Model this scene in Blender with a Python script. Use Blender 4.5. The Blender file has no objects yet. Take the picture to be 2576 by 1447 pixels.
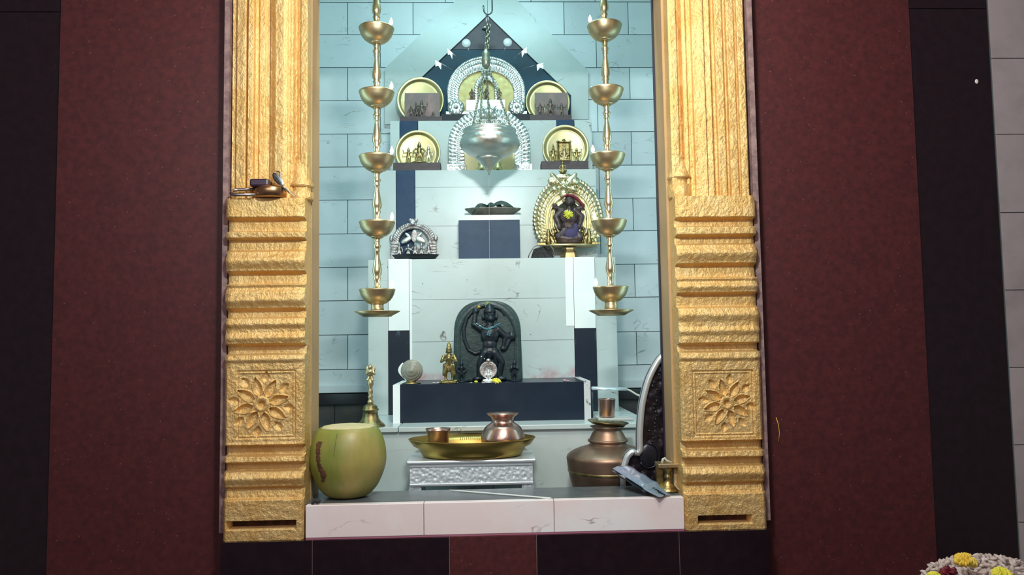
import bpy, math, random
from mathutils import Vector, Matrix, Quaternion
random.seed(7)
R = math.radians
PI = math.pi
C = bpy.context.scene.collection

# ------------------------------------------------------------ camera
FPX = 1930.0
YAW, PITCH, ROLL = R(2.05), R(3.9), R(0.85)
CAM = Vector((0, 0, 1.25))
_f = Vector((math.sin(YAW)*math.cos(PITCH), math.cos(YAW)*math.cos(PITCH), math.sin(PITCH)))
_r0 = Vector((math.cos(YAW), -math.sin(YAW), 0))
_u0 = _r0.cross(_f)
_r = _r0*math.cos(ROLL) - _u0*math.sin(ROLL)
_u = _u0*math.cos(ROLL) + _r0*math.sin(ROLL)
cd = bpy.data.cameras.new('camera')
cd.sensor_width = 36; cd.lens = FPX/2576*36; cd.clip_start = 0.02
cam = bpy.data.objects.new('camera', cd); C.objects.link(cam)
m = Matrix((_r, _u, -_f)).transposed().to_4x4(); m.translation = CAM
cam.matrix_world = m
bpy.context.scene.camera = cam

def P(px, py, Y):
    """the point of the plane y = Y that was measured at this pixel of the photograph"""
    d = _f + _r*((px-1288)/FPX) + _u*((723.5-py)/FPX)
    return CAM + d*(Y/d.y)
def S(px, Y): return px/FPX*Y        # a length in pixels at depth Y -> metres

# ------------------------------------------------------------ world, lights, exposure
w = bpy.data.worlds.new('world'); bpy.context.scene.world = w; w.use_nodes = True
w.node_tree.nodes['Background'].inputs[0].default_value = (0.75, 0.62, 0.66, 1)
w.node_tree.nodes['Background'].inputs[1].default_value = 0.17
def area(name, loc, target, sx, sy, power, col):
    l = bpy.data.lights.new(name, 'AREA'); l.shape = 'RECTANGLE'; l.size = sx; l.size_y = sy
    l.energy = power; l.color = col
    o = bpy.data.objects.new(name, l); C.objects.link(o); o.location = loc
    o.rotation_euler = (Vector(target)-Vector(loc)).to_track_quat('-Z', 'Y').to_euler()
    return o
area('sanctum_tube_light', (0.0, 2.0, 2.78), (0.03, 2.62, 1.35), 0.7, 0.12, 10.0, (0.55, 0.95, 1.0))
area('sanctum_bulb_light', (0.02, 2.1, 2.35), (0.03, 2.6, 1.2), 0.5, 0.2, 0.3, (0.55, 0.95, 1.0))
area('sanctum_side_fill_left', (-0.66, 1.95, 1.45), (0.0, 2.55, 1.36), 0.04, 0.9, 1.3, (0.55, 0.95, 1.0))  # unseen fill added to light the lower altar evenly
area('sanctum_side_fill_right', (0.70, 1.95, 1.45), (0.05, 2.55, 1.36), 0.04, 0.9, 1.3, (0.55, 0.95, 1.0))  # matching added fill, hidden behind the right jamb
area('hall_tube_light', (0.05, 0.80, 2.0), (0.03, 2.5, 1.5), 0.14, 0.04, 13.0, (0.86, 0.99, 0.95))
area('hall_lamp_light', (0.12, 0.95, 2.70), (0.05, 1.75, 1.30), 0.4, 0.3, 12.0, (1.0, 0.84, 0.66))
area('hall_frontal_fill', (-0.55, -0.6, 2.15), (0.0, 1.8, 1.1), 1.2, 0.8, 11.0, (1.0, 0.90, 0.90))  # unseen frontal fill, set low to brighten the sill and pillar bases
vs = bpy.context.scene.view_settings
vs.view_transform = 'Standard'; vs.look = 'None'; vs.exposure = 0.0; vs.gamma = 1.0; vs.use_curve_mapping = False

# ------------------------------------------------------------ materials
def srgb(r, g, b):
    f = lambda c: (c/255/12.92) if c/255 <= 0.04045 else ((c/255+0.055)/1.055)**2.4
    return (f(r), f(g), f(b), 1)
MATS = {}
def mat(name, col, rough=0.5, metal=0.0, col2=None, nscale=20.0, ndetail=6.0, lo=0.4, hi=0.6, bump=0.0, bscale=60.0,
        bdetail=4.0, emit=None, estr=0.0, stretch=(1, 1, 1), vein=None, vscale=4.0, island=0.0, speck=None, alpha=1.0,
        trans=0.0, coat=0.0, bstretch=(1, 1, 1), bkind='noise', stain=None, spec=0.5, bdist=0.004):
    mt = bpy.data.materials.new(name); mt.use_nodes = True
    nt = mt.node_tree; b = nt.nodes['Principled BSDF']; N = nt.nodes.new; L = nt.links.new
    b.inputs['Roughness'].default_value = rough; b.inputs['Metallic'].default_value = metal
    b.inputs['Base Color'].default_value = col; b.inputs['Alpha'].default_value = alpha
    b.inputs['Transmission Weight'].default_value = trans; b.inputs['Coat Weight'].default_value = coat
    b.inputs['Specular IOR Level'].default_value = spec
    tc = N('ShaderNodeTexCoord'); src = None
    def mapped(st):
        mp = N('ShaderNodeMapping'); mp.inputs['Scale'].default_value = st; L(tc.outputs['Object'], mp.inputs['Vector']); return mp.outputs[0]
    def noise(sc, det, st=(1, 1, 1), rgh=0.6, dist=0.0):
        n = N('ShaderNodeTexNoise'); n.inputs['Scale'].default_value = sc; n.inputs['Detail'].default_value = det
        n.inputs['Roughness'].default_value = rgh; n.inputs['Distortion'].default_value = dist
        L(mapped(st), n.inputs['Vector']); return n.outputs['Fac']
    def ramp(s, a, bb):
        r = N('ShaderNodeMapRange'); r.inputs[1].default_value = a; r.inputs[2].default_value = bb; r.clamp = True
        L(s, r.inputs[0]); return r.outputs[0]
    def mix(fac, A, B):
        x = N('ShaderNodeMix'); x.data_type = 'RGBA'; L(fac, x.inputs[0])
        if isinstance(A, tuple): x.inputs[6].default_value = A
        else: L(A, x.inputs[6])
        if isinstance(B, tuple): x.inputs[7].default_value = B
        else: L(B, x.inputs[7])
        return x.outputs[2]
    src = col
    if col2: src = mix(ramp(noise(nscale, ndetail, stretch), lo, hi), src, col2)
    if vein:
        v = noise(vscale, 4, (1, 1, 2.4), 0.5, 0.9)
        mth = N('ShaderNodeMath'); mth.operation = 'SUBTRACT'; L(v, mth.inputs[0]); mth.inputs[1].default_value = 0.5
        ab = N('ShaderNodeMath'); ab.operation = 'ABSOLUTE'; L(mth.outputs[0], ab.inputs[0])
        r1 = ramp(ab.outputs[0], 0.010, 0.0)
        r2 = ramp(noise(vscale*2.6, 3), 0.52, 0.68)
        mm = N('ShaderNodeMath'); mm.operation = 'MULTIPLY'; L(r1, mm.inputs[0]); L(r2, mm.inputs[1])
        src = mix(mm.outputs[0], src, vein)
    if speck:
        vo = N('ShaderNodeTexVoronoi'); vo.inputs['Scale'].default_value = speck[1]; L(tc.outputs['Object'], vo.inputs['Vector'])
        src = mix(ramp(vo.outputs['Distance'], speck[2], speck[2]*0.5), src, speck[0])
    if stain:                                   # dried powder / soot with its own outline: (colour, z0, z1, noise scale)
        sp = N('ShaderNodeSeparateXYZ'); L(tc.outputs['Object'], sp.inputs[0])
        a1 = ramp(sp.outputs[2], stain[2], stain[1]); a2 = ramp(noise(stain[3], 4), 0.42, 0.62)
        mm = N('ShaderNodeMath'); mm.operation = 'MULTIPLY'; L(a1, mm.inputs[0]); L(a2, mm.inputs[1])
        src = mix(mm.outputs[0], src, stain[0])
    if island:
        g = N('ShaderNodeNewGeometry'); hs = N('ShaderNodeHueSaturation')
        mr = N('ShaderNodeMapRange'); L(g.outputs['Random Per Island'], mr.inputs[0]); mr.inputs[3].default_value = 1-island; mr.inputs[4].default_value = 1+island*0.4
        L(mr.outputs[0], hs.inputs['Value'])
        if isinstance(src, tuple): hs.inputs['Color'].default_value = src
        else: L(src, hs.inputs['Color'])
        src = hs.outputs[0]
    if not isinstance(src, tuple): L(src, b.inputs['Base Color'])
    if bump:
        if bkind == 'noise': h = noise(bscale, bdetail, bstretch)
        else:
            vo = N('ShaderNodeTexVoronoi'); vo.feature = 'SMOOTH_F1'; vo.inputs['Scale'].default_value = bscale
            L(mapped(bstretch), vo.inputs['Vector']); h = vo.outputs['Distance']
        bp = N('ShaderNodeBump'); bp.inputs['Strength'].default_value = bump; bp.inputs['Distance'].default_value = bdist
        L(h, bp.inputs['Height']); L(bp.outputs[0], b.inputs['Normal'])
    if emit: b.inputs['Emission Color'].default_value = emit; b.inputs['Emission Strength'].default_value = estr
    MATS[name] = mt
    return mt
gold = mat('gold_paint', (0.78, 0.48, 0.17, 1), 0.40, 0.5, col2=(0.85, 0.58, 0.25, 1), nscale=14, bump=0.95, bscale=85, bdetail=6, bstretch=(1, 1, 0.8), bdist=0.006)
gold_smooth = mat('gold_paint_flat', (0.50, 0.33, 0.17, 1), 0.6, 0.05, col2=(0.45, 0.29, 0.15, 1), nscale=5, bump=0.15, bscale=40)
pale_joint = mat('pale_joint', (0.24, 0.17, 0.18, 1), 0.8)
pink_joint = mat('pink_powder_joint', (0.42, 0.14, 0.22, 1), 0.8)
slot_shade_m = mat('slot_shade_maroon', (0.045, 0.018, 0.014, 1), 0.8, col2=(0.16, 0.06, 0.05, 1), nscale=25, lo=0.5, hi=0.7)  # dark maroon with the shade inside the pillar slots painted in
plaster = mat('pink_plaster', (0.34, 0.22, 0.21, 1), 0.8, col2=(0.20, 0.12, 0.13, 1), nscale=40, bump=0.4, bscale=90)
red_gran = mat('red_granite', (0.098, 0.018, 0.020, 1), 0.46, col2=(0.060, 0.012, 0.015, 1), nscale=75, ndetail=10, lo=0.35, hi=0.65,
               speck=((0.22, 0.10, 0.10, 1), 55, 0.085), bump=0.05, bscale=60)
black_gran = mat('black_granite', (0.012, 0.006, 0.010, 1), 0.22, col2=(0.017, 0.008, 0.013, 1), nscale=40, speck=((0.05, 0.05, 0.06, 1), 60, 0.04))
blue_gran = mat('dark_blue_granite', (0.020, 0.050, 0.110, 1), 0.42, spec=0.25, col2=(0.026, 0.062, 0.125, 1), nscale=30, speck=((0.12, 0.17, 0.22, 1), 60, 0.08))
altar_black = mat('altar_black_granite', (0.010, 0.018, 0.034, 1), 0.34, spec=0.3, col2=(0.016, 0.026, 0.044, 1), nscale=14, lo=0.35, hi=0.7)
gable_m = mat('gable_granite', (0.022, 0.070, 0.115, 1), 0.45, spec=0.2, col2=(0.030, 0.060, 0.095, 1), nscale=5, lo=0.45, hi=0.6)
tip_m = mat('purple_grey_granite', (0.085, 0.065, 0.095, 1), 0.45, spec=0.3, col2=(0.12, 0.09, 0.11, 1), nscale=20)
splash_black = mat('splashed_black_granite', (0.012, 0.020, 0.036, 1), 0.3, col2=(0.22, 0.40, 0.50, 1), nscale=26, lo=0.60, hi=0.72, stretch=(1, 1, 0.35))
grey_gran = mat('grey_sill_granite', (0.085, 0.10, 0.115, 1), 0.3, col2=(0.12, 0.125, 0.13, 1), nscale=30)
tile_marble = mat('wall_tile_marble', (0.63, 0.70, 0.75, 1), 0.32, col2=(0.72, 0.79, 0.83, 1), nscale=7, lo=0.3, hi=0.7, vein=(0.30, 0.34, 0.34, 1), vscale=5, island=0.16)
grout = mat('grout', (0.10, 0.13, 0.14, 1), 0.9)
marble = mat('altar_marble', (0.58, 0.645, 0.65, 1), 0.28, col2=(0.52, 0.58, 0.58, 1), nscale=5, vein=(0.16, 0.15, 0.13, 1), vscale=4.2, island=0.05)
marble_st = mat('altar_marble_stained', (0.58, 0.665, 0.675, 1), 0.28, col2=(0.53, 0.61, 0.61, 1), nscale=5, vein=(0.16, 0.15, 0.13, 1), vscale=4.2,
                stain=((0.50, 0.16, 0.20, 1), 1.125, 1.17, 13), speck=((0.30, 0.27, 0.22, 1), 17, 0.05))
edge_m = mat('chipped_white_edge', (0.62, 0.60, 0.62, 1), 0.6, col2=(0.10, 0.09, 0.10, 1), nscale=40, lo=0.58, hi=0.64)
white_paint = mat('white_paint', (0.92, 0.95, 0.95, 1), 0.5, col2=(0.85, 0.9, 0.92, 1), nscale=8)
pink_marble = mat('pink_marble', (0.93, 0.90, 0.93, 1), 0.22, col2=(0.93, 0.78, 0.79, 1), nscale=6, vein=(0.5, 0.4, 0.4, 1), vscale=4, island=0.03)
hall_tile = mat('hall_white_tile', (0.46, 0.40, 0.42, 1), 0.35, col2=(0.36, 0.32, 0.33, 1), nscale=12, lo=0.45, hi=0.75, island=0.08)
dark_tile = mat('dark_mottled_tile', (0.055, 0.055, 0.058, 1), 0.5, col2=(0.09, 0.08, 0.07, 1), nscale=12)  # darker mottled tone for the lowest course of the back wall
brass = mat('brass', (0.66, 0.53, 0.33, 1), 0.42, 1.0, col2=(0.56, 0.43, 0.24, 1), nscale=25, bump=0.06, bscale=60)
stem_m = mat('polished_brass', (0.86, 0.76, 0.54, 1), 0.3, 1.0, col2=(0.70, 0.60, 0.38, 1), nscale=30, bump=0.08, bscale=70)
brass_dk = mat('aged_brass', (0.46, 0.36, 0.16, 1), 0.36, 1.0, col2=(0.22, 0.17, 0.08, 1), nscale=60, bump=0.25, bscale=200)
brass_lt = mat('pale_brass', (0.86, 0.78, 0.56, 1), 0.28, 1.0, col2=(0.68, 0.60, 0.36, 1), nscale=30, bump=0.35, bscale=130)
plate_brass = mat('plate_brass', (0.76, 0.69, 0.42, 1), 0.40, 0.95, col2=(0.66, 0.58, 0.30, 1), nscale=14)
silver = mat('embossed_silver', (0.86, 0.90, 0.90, 1), 0.30, 1.0, col2=(0.62, 0.66, 0.66, 1), nscale=70, bump=0.5, bscale=150, bkind='vor', bdist=0.002)
silver_s = mat('smooth_silver', (0.72, 0.73, 0.69, 1), 0.40, 1.0, col2=(0.62, 0.64, 0.60, 1), nscale=10, bump=0.3, bscale=110, bkind='vor', bdist=0.002)
silver_d = mat('dull_silver', (0.62, 0.58, 0.58, 1), 0.35, 1.0, col2=(0.38, 0.32, 0.32, 1), nscale=60, bump=0.5, bscale=200)
alu = mat('stamped_aluminium', (0.78, 0.85, 0.92, 1), 0.42, 0.45, bump=0.7, bscale=130, bkind='vor', bdist=0.004, col2=(0.80, 0.86, 0.92, 1), nscale=110, lo=0.62, hi=0.70)
disc_m = mat('bright_silver_disc', (0.85, 0.88, 0.90, 1), 0.5, 0.2)
alu_s = mat('plain_aluminium', (0.76, 0.82, 0.86, 1), 0.35, 0.6)
copper = mat('copper', (0.58, 0.38, 0.33, 1), 0.32, 1.0, col2=(0.46, 0.28, 0.23, 1), nscale=14, bump=0.12, bscale=70)
copper_dk = mat('aged_copper', (0.33, 0.21, 0.15, 1), 0.46, 0.9, col2=(0.20, 0.13, 0.10, 1), nscale=9, bump=0.1, bscale=50)
stone = mat('black_idol_stone', (0.020, 0.042, 0.046, 1), 0.36, col2=(0.034, 0.062, 0.062, 1), nscale=12, bump=0.3, bscale=70)
stone_dk = mat('oiled_idol_stone', (0.006, 0.012, 0.020, 1), 0.36, col2=(0.012, 0.020, 0.030, 1), nscale=30, bump=0.3, bscale=120)
idol_dark = mat('dark_idol', (0.035, 0.022, 0.028, 1), 0.35, col2=(0.10, 0.06, 0.06, 1), nscale=80, bump=0.3, bscale=150)
figure_dark = mat('dark_bronze', (0.07, 0.055, 0.05, 1), 0.4, 0.5, col2=(0.20, 0.16, 0.13, 1), nscale=120)
figure_brown = mat('brown_idol', (0.10, 0.055, 0.045, 1), 0.45, col2=(0.16, 0.09, 0.07, 1), nscale=90)
wood = mat('dark_wood', (0.085, 0.055, 0.062, 1), 0.5, col2=(0.055, 0.036, 0.042, 1), nscale=30, stretch=(1, 6, 6))
card_m = mat('brown_card', (0.20, 0.145, 0.14, 1), 0.5, col2=(0.36, 0.20, 0.20, 1), nscale=14, lo=0.5, hi=0.7)
dark_metal = mat('dark_dish', (0.020, 0.024, 0.032, 1), 0.35, 0.4)
steel = mat('steel', (0.55, 0.53, 0.56, 1), 0.28, 1.0, col2=(0.35, 0.32, 0.35, 1), nscale=40)
iron = mat('dark_iron', (0.10, 0.11, 0.12, 1), 0.4, 0.9)
lockbox = mat('purple_black_plastic', (0.035, 0.018, 0.040, 1), 0.35)
lockbrass = mat('bronze_lock', (0.50, 0.30, 0.16, 1), 0.32, 1.0)
chain_m = mat('tarnished_chain', (0.34, 0.35, 0.28, 1), 0.4, 0.9)
coco = mat('green_coconut', (0.19, 0.235, 0.040, 1), 0.42, col2=(0.40, 0.31, 0.10, 1), nscale=9, lo=0.44, hi=0.66, stretch=(1, 1, 0.3), bump=0.1, bscale=20)
coco_cut = mat('cut_husk', (0.68, 0.55, 0.36, 1), 0.8, col2=(0.52, 0.50, 0.22, 1), nscale=18, bump=0.5, bscale=60)
scar = mat('brown_scar', (0.075, 0.035, 0.018, 1), 0.8, col2=(0.14, 0.06, 0.03, 1), nscale=60, bump=0.5, bscale=90)
leaf = mat('dark_leaf', (0.012, 0.045, 0.035, 1), 0.35, col2=(0.03, 0.08, 0.06, 1), nscale=30)
pewter = mat('grey_pewter', (0.17, 0.17, 0.15, 1), 0.45, 0.7, col2=(0.28, 0.27, 0.24, 1), nscale=30)
shell = mat('conch_shell', (0.30, 0.29, 0.24, 1), 0.35, col2=(0.24, 0.23, 0.19, 1), nscale=25, stretch=(1, 1, 4))
shell_w = mat('conch_lip', (0.85, 0.87, 0.86, 1), 0.3)
yellow = mat('yellow_petal', (0.72, 0.68, 0.06, 1), 0.6, col2=(0.86, 0.80, 0.12, 1), nscale=80)
marigold = mat('marigold_petal', (0.75, 0.52, 0.05, 1), 0.6, col2=(0.82, 0.64, 0.10, 1), nscale=60)
rose = mat('rose_petal', (0.19, 0.012, 0.028, 1), 0.5, col2=(0.12, 0.008, 0.02, 1), nscale=60)
petal = mat('white_petal', (0.66, 0.58, 0.58, 1), 0.55, col2=(0.52, 0.42, 0.38, 1), nscale=45, island=0.2)
pink_petal = mat('pink_petal', (0.70, 0.35, 0.42, 1), 0.6)
garland_m = mat('blue_white_garland', (0.05, 0.19, 0.23, 1), 0.6, col2=(0.40, 0.52, 0.56, 1), nscale=90, lo=0.55, hi=0.62)
flame_m = mat('flame', (1, 0.7, 0.4, 1), 0.5, emit=(1.0, 0.62, 0.30, 1), estr=60)
ember_m = mat('ember', (1, 0.5, 0.3, 1), 0.5, emit=(1.0, 0.62, 0.45, 1), estr=6)
plastic = mat('blue_grey_plastic', (0.18, 0.26, 0.34, 1), 0.2, col2=(0.28, 0.27, 0.38, 1), nscale=14, coat=0.8, bump=0.4, bscale=40)
clear = mat('crumpled_plastic', (0.38, 0.38, 0.40, 1), 0.25, col2=(0.30, 0.30, 0.32, 1), nscale=12, alpha=0.55, bump=0.8, bscale=30, coat=0.5)
stick_m = mat('pale_bamboo', (0.55, 0.53, 0.47, 1), 0.6)
cloth_r = mat('maroon_cloth', (0.22, 0.03, 0.05, 1), 0.7)
cloth_v = mat('indigo_cloth', (0.05, 0.035, 0.12, 1), 0.7)
water = mat('water', (0.85, 0.92, 0.92, 1), 0.05, alpha=0.25)
floor_m = mat('hall_floor', (0.12, 0.09, 0.09, 1), 0.3, col2=(0.16, 0.12, 0.12, 1), nscale=6)
ceil_m = mat('ceiling_plaster', (0.5, 0.5, 0.5, 1), 0.9)
black_soft = mat('dark_scrap', (0.02, 0.018, 0.02, 1), 0.7)
purple_strip = mat('dark_purple_strip', (0.018, 0.012, 0.030, 1), 0.5)

# ------------------------------------------------------------ mesh builder
class MB:
    def __init__(s): s.v = []; s.f = []; s.sm = []; s.mi = []; s.cur = 0; s.T = None
    def add(s, vs, fs, smooth=True):
        o = len(s.v)
        if s.T is not None: vs = [s.T @ Vector(q) for q in vs]
        s.v += [tuple(q) for q in vs]
        for f in fs: s.f.append([i+o for i in f]); s.sm.append(smooth); s.mi.append(s.cur)
        return s
    def box(s, x0, x1, y0, y1, z0, z1):
        return s.add([(x, y, z) for z in (z0, z1) for y in (y0, y1) for x in (x0, x1)],
                     [(0, 2, 3, 1), (4, 5, 7, 6), (0, 1, 5, 4), (2, 6, 7, 3), (0, 4, 6, 2), (1, 3, 7, 5)], False)
    def lathe(s, prof, c=(0, 0, 0), seg=32, ax=None, fn=None, smooth=True):
        vs = []; fs = []; n = len(prof)
        M = ax if ax is not None else Matrix.Identity(3)
        for i, (r, z) in enumerate(prof):
            for k in range(seg):
                a = 2*PI*k/seg; rr = max(r, 1e-5)
                if fn: rr *= fn(a, i)
                vs.append(Vector(c) + M @ Vector((rr*math.cos(a), rr*math.sin(a), z)))
        for i in range(n-1):
            for k in range(seg):
                k2 = (k+1) % seg
                fs.append((i*seg+k, i*seg+k2, (i+1)*seg+k2, (i+1)*seg+k))
        fs.append(tuple(range(seg))[::-1]); fs.append(tuple((n-1)*seg+k for k in range(seg)))
        return s.add(vs, fs, smooth)
    def tube(s, pts, r, seg=8, closed=False, flat=None):
        pts = [Vector(p) for p in pts]; n = len(pts); vs = []; fs = []
        rr = r if isinstance(r, (list, tuple)) else [r]*n
        t0 = (pts[1]-pts[0]).normalized(); up = Vector((0, 0, 1)) if abs(t0.z) < 0.9 else Vector((0, 1, 0))
        a = t0.cross(up).normalized()
        for i, p in enumerate(pts):
            if closed: t = (pts[(i+1) % n]-pts[i-1])
            else: t = pts[min(i+1, n-1)]-pts[max(i-1, 0)]
            t = t.normalized() if t.length > 1e-9 else t0
            a = (a - t*a.dot(t)); a = a.normalized() if a.length > 1e-6 else t.orthogonal().normalized()
            b = t.cross(a)
            for k in range(seg):
                th = 2*PI*k/seg
                vs.append(p + a*math.cos(th)*rr[i] + b*math.sin(th)*rr[i]*(flat or 1))
        m_ = n if closed else n-1
        for i in range(m_):
            for k in range(seg):
                k2 = (k+1) % seg; j = (i+1) % n
                fs.append((i*seg+k, i*seg+k2, j*seg+k2, j*seg+k))
        if not closed: fs.append(tuple(range(seg))[::-1]); fs.append(tuple((n-1)*seg+k for k in range(seg)))
        return s.add(vs, fs)
    def cap(s, p0, p1, r0, r1, seg=10):
        p0 = Vector(p0); p1 = Vector(p1); d = (p1-p0); L_ = d.length or 1e-6; d = d/L_
        pts = []; rs = []
        for a in (-90, -60, -30, 0): pts.append(p0 + d*r0*math.sin(R(a))); rs.append(max(r0*math.cos(R(a)), r0*0.05))
        for a in (0, 30, 60, 90): pts.append(p1 + d*r1*math.sin(R(a))); rs.append(max(r1*math.cos(R(a)), r1*0.05))
        return s.tube(pts, rs, seg)
    def ell(s, c, r, rot=None, nu=14, nv=9):
        if not isinstance(r, (list, tuple)): r = (r, r, r)
        vs = []; fs = []; M = rot if rot is not None else Matrix.Identity(3)
        for j in range(1, nv):
            t = PI*j/nv
            for i in range(nu):
                a = 2*PI*i/nu
                vs.append(Vector(c) + M @ Vector((r[0]*math.sin(t)*math.cos(a), r[1]*math.sin(t)*math.sin(a), -r[2]*math.cos(t))))
        b = len(vs); vs.append(Vector(c)+M @ Vector((0, 0, -r[2]))); vs.append(Vector(c)+M @ Vector((0, 0, r[2])))
        for j in range(nv-2):
            for i in range(nu):
                i2 = (i+1) % nu; fs.append((j*nu+i, j*nu+i2, (j+1)*nu+i2, (j+1)*nu+i))
        for i in range(nu):
            i2 = (i+1) % nu; fs.append((b, i2, i)); fs.append((b+1, (nv-2)*nu+i, (nv-2)*nu+i2))
        return s.add(vs, fs)
    def prism(s, poly, y0, y1, smooth=False):
        """outline in x, z given a real depth from y0 to y1"""
        n = len(poly)
        vs = [(x, y0, z) for x, z in poly] + [(x, y1, z) for x, z in poly]
        fs = [tuple(range(n)), tuple(range(n, 2*n))[::-1]] + [(i, i+n, (i+1) % n+n, (i+1) % n) for i in range(n)]
        return s.add(vs, fs, smooth)
    def grid(s, nu, nv, fn, smooth=True, wrap=False):
        vs = [fn(i/(nu-1), j/(nv-1)) for j in range(nv) for i in range(nu)]
        fs = [(j*nu+i, j*nu+i+1, (j+1)*nu+i+1, (j+1)*nu+i) for j in range(nv-1) for i in range(nu-1)]
        return s.add(vs, fs, smooth)
    def build(s, name, mt, parent=None, loc=None, rot=None, bevel=0, remesh=0, sub=0, kind=None, fix=True):
        me = bpy.data.meshes.new(name); me.from_pydata(s.v, [], s.f)
        for mm in (mt if isinstance(mt, (list, tuple)) else [mt]): me.materials.append(mm)
        me.polygons.foreach_set('use_smooth', s.sm); me.polygons.foreach_set('material_index', s.mi)
        me.validate(); me.update()
        if fix:
            import bmesh
            bm = bmesh.new(); bm.from_mesh(me); bmesh.ops.recalc_face_normals(bm, faces=bm.faces); bm.to_mesh(me); bm.free()
        o = bpy.data.objects.new(name, me); C.objects.link(o)
        if parent: o.parent = parent
        if loc is not None: o.location = loc
        if rot is not None: o.rotation_euler = rot
        if bevel:
            b = o.modifiers.new('bevel', 'BEVEL'); b.width = bevel; b.segments = 2; b.limit_method = 'ANGLE'; b.angle_limit = R(40)
        if remesh:
            r = o.modifiers.new('remesh', 'REMESH'); r.mode = 'VOXEL'; r.voxel_size = remesh; r.use_smooth_shade = True
            sm = o.modifiers.new('smooth', 'SMOOTH'); sm.factor = 0.5; sm.iterations = 2
        if sub:
            q = o.modifiers.new('sub', 'SUBSURF'); q.levels = sub; q.render_levels = sub
        if kind: o['kind'] = kind
        return o
def tag(o, label, cat, group=None, kind=None):
    o['label'] = label; o['category'] = cat
    if group: o['group'] = group
    if kind: o['kind'] = kind
    return o
def thing(name, label, cat, loc, rot=(0, 0, 0), group=None):
    o = bpy.data.objects.new(name, None); C.objects.link(o); o.location = loc; o.rotation_euler = rot
    o.empty_display_size = 0.02
    return tag(o, label, cat, group)
def lbl(o, t): o['label'] = t; return o
def copy_tree(o, parent=None):
    c = o.copy(); C.objects.link(c); c.parent = parent
    for ch in [q for q in bpy.data.objects if q.parent == o]: copy_tree(ch, c)
    return c

# ------------------------------------------------------------ depths (metres from the camera)
YF = 1.75      # carved pillar bases, front of the sill
YW = 1.82      # granite wall plane
YJ = 1.90      # back of the door jambs
YS = 2.15      # front of the sanctum platform
YB = 2.25      # black block
YP = 2.50      # second tier face
YC = 2.60      # third tier face
YD = 2.70      # fourth tier face
YK = 2.86      # tiled back wall
def X(px, py, Y): return P(px, py, Y).x
def Z(px, py, Y): return P(px, py, Y).z
ZSILL = Z(1240, 1262, YF)
ZPIT = ZSILL - 0.056
ZPLAT = Z(1240, 1070, YS)
ZBLK = Z(1240, 964, YB)
ZT2 = Z(1240, 650, YP)
ZT3 = Z(1240, 427, YC)
ZT4 = Z(1225, 303, YD)

# ------------------------------------------------------------ the setting
def struct(mb, name, mt, **k): return mb.build(name, mt, kind='structure', **k)
xl0, xl1 = X(135, 723, YW), X(566, 723, YW)
xr0, xr1 = X(1908, 723, YW), X(2322, 723, YW)
struct(MB().box(xl0, xl1, YW, YW+0.05, 0.0, 2.9), 'wall_left', red_gran)
struct(MB().box(xr0, xr1, YW, YW+0.05, 0.0, 2.9), 'wall_right', red_gran)
zj = Z(75, 28, YW)
mb = MB(); mb.box(-1.75, xl0-0.001, YW+0.004, YW+0.05, 0.0, zj-0.001); mb.box(-1.75, xl0-0.001, YW+0.004, YW+0.05, zj+0.001, 2.9)
struct(mb, 'trim_1', black_gran)
zj = Z(2390, 20, YW); xb1 = X(2526, 723, YW)
mb = MB(); mb.box(xr1+0.001, xb1, YW+0.004, YW+0.05, 0.0, zj-0.001); mb.box(xr1+0.001, xb1, YW+0.004, YW+0.05, zj+0.001, 2.9)
struct(mb, 'trim_2', black_gran)
# white tiled wall beyond the right black band
mb = MB(); mb.cur = 1; mb.box(xb1+0.001, 2.2, YW+0.003, YW+0.05, 0, 2.9); mb.cur = 0
rows = [Z(2530, y, YW) for y in (-50, 147, 338, 535, 730, 925, 1120, 1315, 1510)]
rows = [2.9]+rows+[0.4, 0.0]
for a, b in zip(rows[:-1], rows[1:]):
    x = xb1+0.003
    while x < 2.2: mb.box(x, min(x+0.36, 2.2), YW-0.001, YW+0.004, b+0.001, a-0.001); x += 0.362
struct(mb, 'wall_hall_right', [hall_tile, grout])
struct(MB().box(-2.2, 2.6, -2.5, YF, -0.05, 0.0), 'floor', floor_m)

# riser below the sill
zr = Z(1240, 1348, YF)
mb = MB()
xs = [X(p, 1400, YF) for p in (556, 787, 1131)]
for a, b in zip(xs[:-1], xs[1:]): mb.box(a+0.0005, b-0.0005, YF-0.006, YW+0.05, 0.0, zr)
xs2 = [X(p, 1400, YF) for p in (1350, 1708, 1934)]
for a, b in zip(xs2[:-1], xs2[1:]): mb.box(a+0.0005, b-0.0005, YF-0.006, YW+0.05, 0.0, zr)
mb.cur = 1; mb.box(xs[0]+0.001, xs2[2]-0.001, YF-0.0054, YW+0.04, 0.001, zr-0.0006); mb.cur = 0
struct(mb, 'trim_3', [black_gran, pale_joint])
struct(MB().box(xs[2]+0.0006, xs2[0]-0.0006, YF-0.006, YW+0.05, 0.0, zr), 'trim_4', red_gran)
# plaster joints between the gold pillars and the granite
zb = Z(560, 1350, YF)
struct(MB().box(xl1+0.006, xl1+0.018, YF+0.030, YW+0.002, zb, 2.9), 'trim_5', plaster)
struct(MB().box(xr0-0.019, xr0-0.006, YF+0.030, YW+0.002, zb, 2.9), 'trim_6', plaster)

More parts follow.
